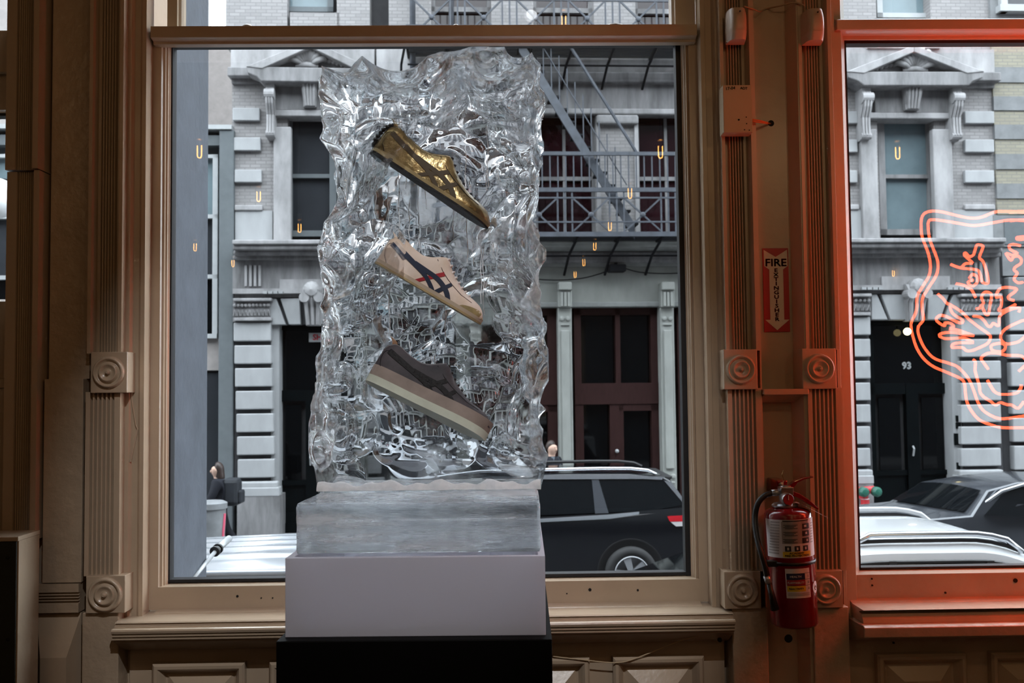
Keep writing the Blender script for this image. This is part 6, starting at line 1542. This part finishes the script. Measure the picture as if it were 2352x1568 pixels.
build('retaining_strap', MB().lathe([(R_e + .001, st_h - .004), (R_e + .003, st_h - .004), (R_e + .003, st_h + .004), (R_e + .001, st_h + .004)], pb, ax, 40), HOSE, fx_, smooth=True)
build('strap_clip', MB().box(-.02, .012, -.014, .004, -.008, .008, lambda x, y, z: EC(aa(1768, 1286), st_h, .0) + Vector((x, y, z))), HOSE, fx_, bevel=.002)
# valve, handles, gauge, bracket, hose
top = pb + ax * (He + .021)
build('neck_ring', MB().lathe([(.0, .0), (.034, .0), (.036, .004), (.030, .009), (0, .009)], top + Vector((-.005, 0, .0)), ax, 24), ALLOY, fx_, auto=40)
VALV = M('valve_metal', (.35, .33, .32), rough=.3, metal=.8, var=.1)
build('valve_body', MB().tube([top, top + ax * .055], .015, 14).box(-.020, .014, -.016, .016, .030, .052, lambda x, y, z: top + Vector((x, y, z))), VALV, fx_, bevel=.002)
gq = P(1808, 1146, ye - .03)
gg = build('gauge', MB().lathe([(0, .010), (.0145, .010), (.0165, .006), (.0165, -.02), (0, -.02)], gq, (0, -1, 0), 24), VALV, fx_, auto=40)
build('gauge_dial', MB().lathe([(0, .0115), (.0135, .0115)], gq, (0, -1, 0), 24), LRED, gg); build('gauge_needle', MB().box(-.001, .001, -.0125, -.0118, -.001, .011, lambda x, y, z: gq + Vector((x, y, z))), LABW, gg)
def handle(nm, pts, w0, mat=ERED):
    q = [P(x, y, ye) for x, y in pts]; n_ = len(q) // 2
    build(nm, MB().prism([v + Vector((0, -w0, 0)) for v in q], [v + Vector((0, w0, 0)) for v in q]), mat, fx_, bevel=.002)
handle('lever', [(1806, 1118), (1822, 1104), (1842, 1096), (1866, 1092.5), (1866, 1095.5), (1846, 1100), (1830, 1108), (1818, 1122)], .010)
handle('carry_handle', [(1818, 1126), (1834, 1132), (1856, 1146), (1878, 1166), (1876, 1170), (1852, 1155), (1832, 1143), (1818, 1138)], .011)
build('wall_bracket', MB().box(P(1781, 1120, -.06).x, P(1806, 1120, -.06).x, -.072, .02, P(1790, 1135, -.06).z, P(1790, 1102, -.06).z), ERED, fx_, bevel=.003)
build('hook_bolt', MB().lathe([(0, .006), (.006, .004), (.007, 0)], P(1794, 1112, -.074), (0, -1, 0), 12), VALV, fx_)
build('pull_pin', MB().tube(cat_rom([P(1797, 1120, ye), P(1800, 1104, ye), P(1797, 1090, ye), P(1800, 1080, ye)], 4), .0012, 5), BRASS, fx_)
build('inspection_tag', MB().add([P(1822, 1153, ye - .03), P(1838, 1156, ye - .04), P(1911, 1194, ye - .045), P(1870, 1172, ye - .02), P(1830, 1152, ye - .012)], [(0, 1, 2, 3, 4)]), M('tag_card', (.30, .22, .18), rough=.6, var=0), fx_)
hs = [P(*p) for p in ((1795, 1130, ye), (1775, 1131, ye), (1755, 1139, ye), (1740, 1158, ye), (1734, 1190, ye), (1738, 1230, ye - .02), (1748, 1268, ye - .04), (1757, 1300, ye - .045), (1763, 1330, ye - .045))]
hr_ = build('hose', MB().tube(cat_rom(hs[1:], 6), .0078, 12), HOSE, fx_, smooth=True)
build('hose_ferrule', MB().tube([P(1772, 1131.5, ye), P(1793, 1130, ye)], .0090, 12), ALLOY, fx_, smooth=True)
build('hose_ferrule', MB().tube([P(1760, 1322, ye - .045), P(1766, 1338, ye - .045)], .0090, 12), ALLOY, fx_, smooth=True)
build('nozzle', MB().tube([P(1766, 1338, ye - .045), P(1773, 1368, ye - .045), P(1780, 1400, ye - .045)], [.0068, .008, .0115], 12), HOSE, fx_, smooth=True)
# ---- cables, cabinet at the left, nail
pts = [P(1656, 1438, -.055), P(1640, 1449, -.06), P(1600, 1460, -.05), P(1555, 1474, -.03), P(1500, 1496, -.02), P(1440, 1518, -.024), P(1400, 1521, -.022), P(1340, 1515, -.022), P(1270, 1507, -.016)]
tag(build('loose_cable', MB().tube(cat_rom(pts, 6), .0017, 6), M('pale_cable', (.55, .42, .26), rough=.5, var=0), smooth=True), 'thin pale cable drooping under the right end of the main sill', 'cable')
pts = [P(292, 1440, -.05), P(294, 1462, -.05), P(302, 1476, -.045), P(330, 1481, -.03), P(420, 1482, -.02), P(540, 1481, -.02), P(640, 1480, -.02)]
tag(build('sill_cable', MB().tube(cat_rom(pts, 6), .0017, 6), PAINT, smooth=True), 'painted over cable tucked under the left end of the main sill', 'cable')
q = P(1652, 1468, -.03); tag(build('cable_nail', MB().lathe([(0, .012), (.0055, .010), (.0065, .004), (.003, 0), (.003, -.03)], q, (0, -1, 0), 12), DARKHOLE, smooth=True), 'dark nail head below the right end of the main sill', 'nail')
pts = [P(303, 985, -.006), P(309, 1005, -.006), P(318, 1040, -.006), P(318, 1050, -.006), P(297, 1110, -.006)]
tag(build('casing_cable', MB().tube([P(290, 830, -.012), P(300, 900, -.008), P(312, 975, -.006), P(316, 985, -.006), P(300, 1060, -.01)], .002, 6), PAINT), 'thin painted cable slanting over the left window casing', 'cable')
CABM = M('dark_cabinet', (.022, .026, .02), rough=.6, var=.1)
yc = -.20; xc0, xc1 = -3.2, P(36, 1400, yc).x; zc1 = P(20, 1243, yc).z
cb = thing('low_cabinet', (xc1 - .4, -.1, 0), 'low dark cabinet with a beige edge in the lower left corner', 'cabinet')
build('front_panel', MB().box(xc0, xc1, yc, yc + .02, 0, zc1), CABM, cb, bevel=.002); build('side_panel', MB().box(xc1, xc1 + .004, yc + .004, -.085, 0, zc1 + .002), PAINT, cb)
build('top_board', MB().box(xc0, xc1 + .006, yc - .004, -.085, zc1, zc1 + .012), PAINT, cb, bevel=.002)
for py_ in (1280, 1468): build('screw', MB().lathe([(0, .003), (.004, .002), (.005, 0)], P(18, py_, yc - .0005), (0, -1, 0), 10), DARKHOLE, cb)
for o in bpy.data.objects:
    if '_base' in o: del o['_base']
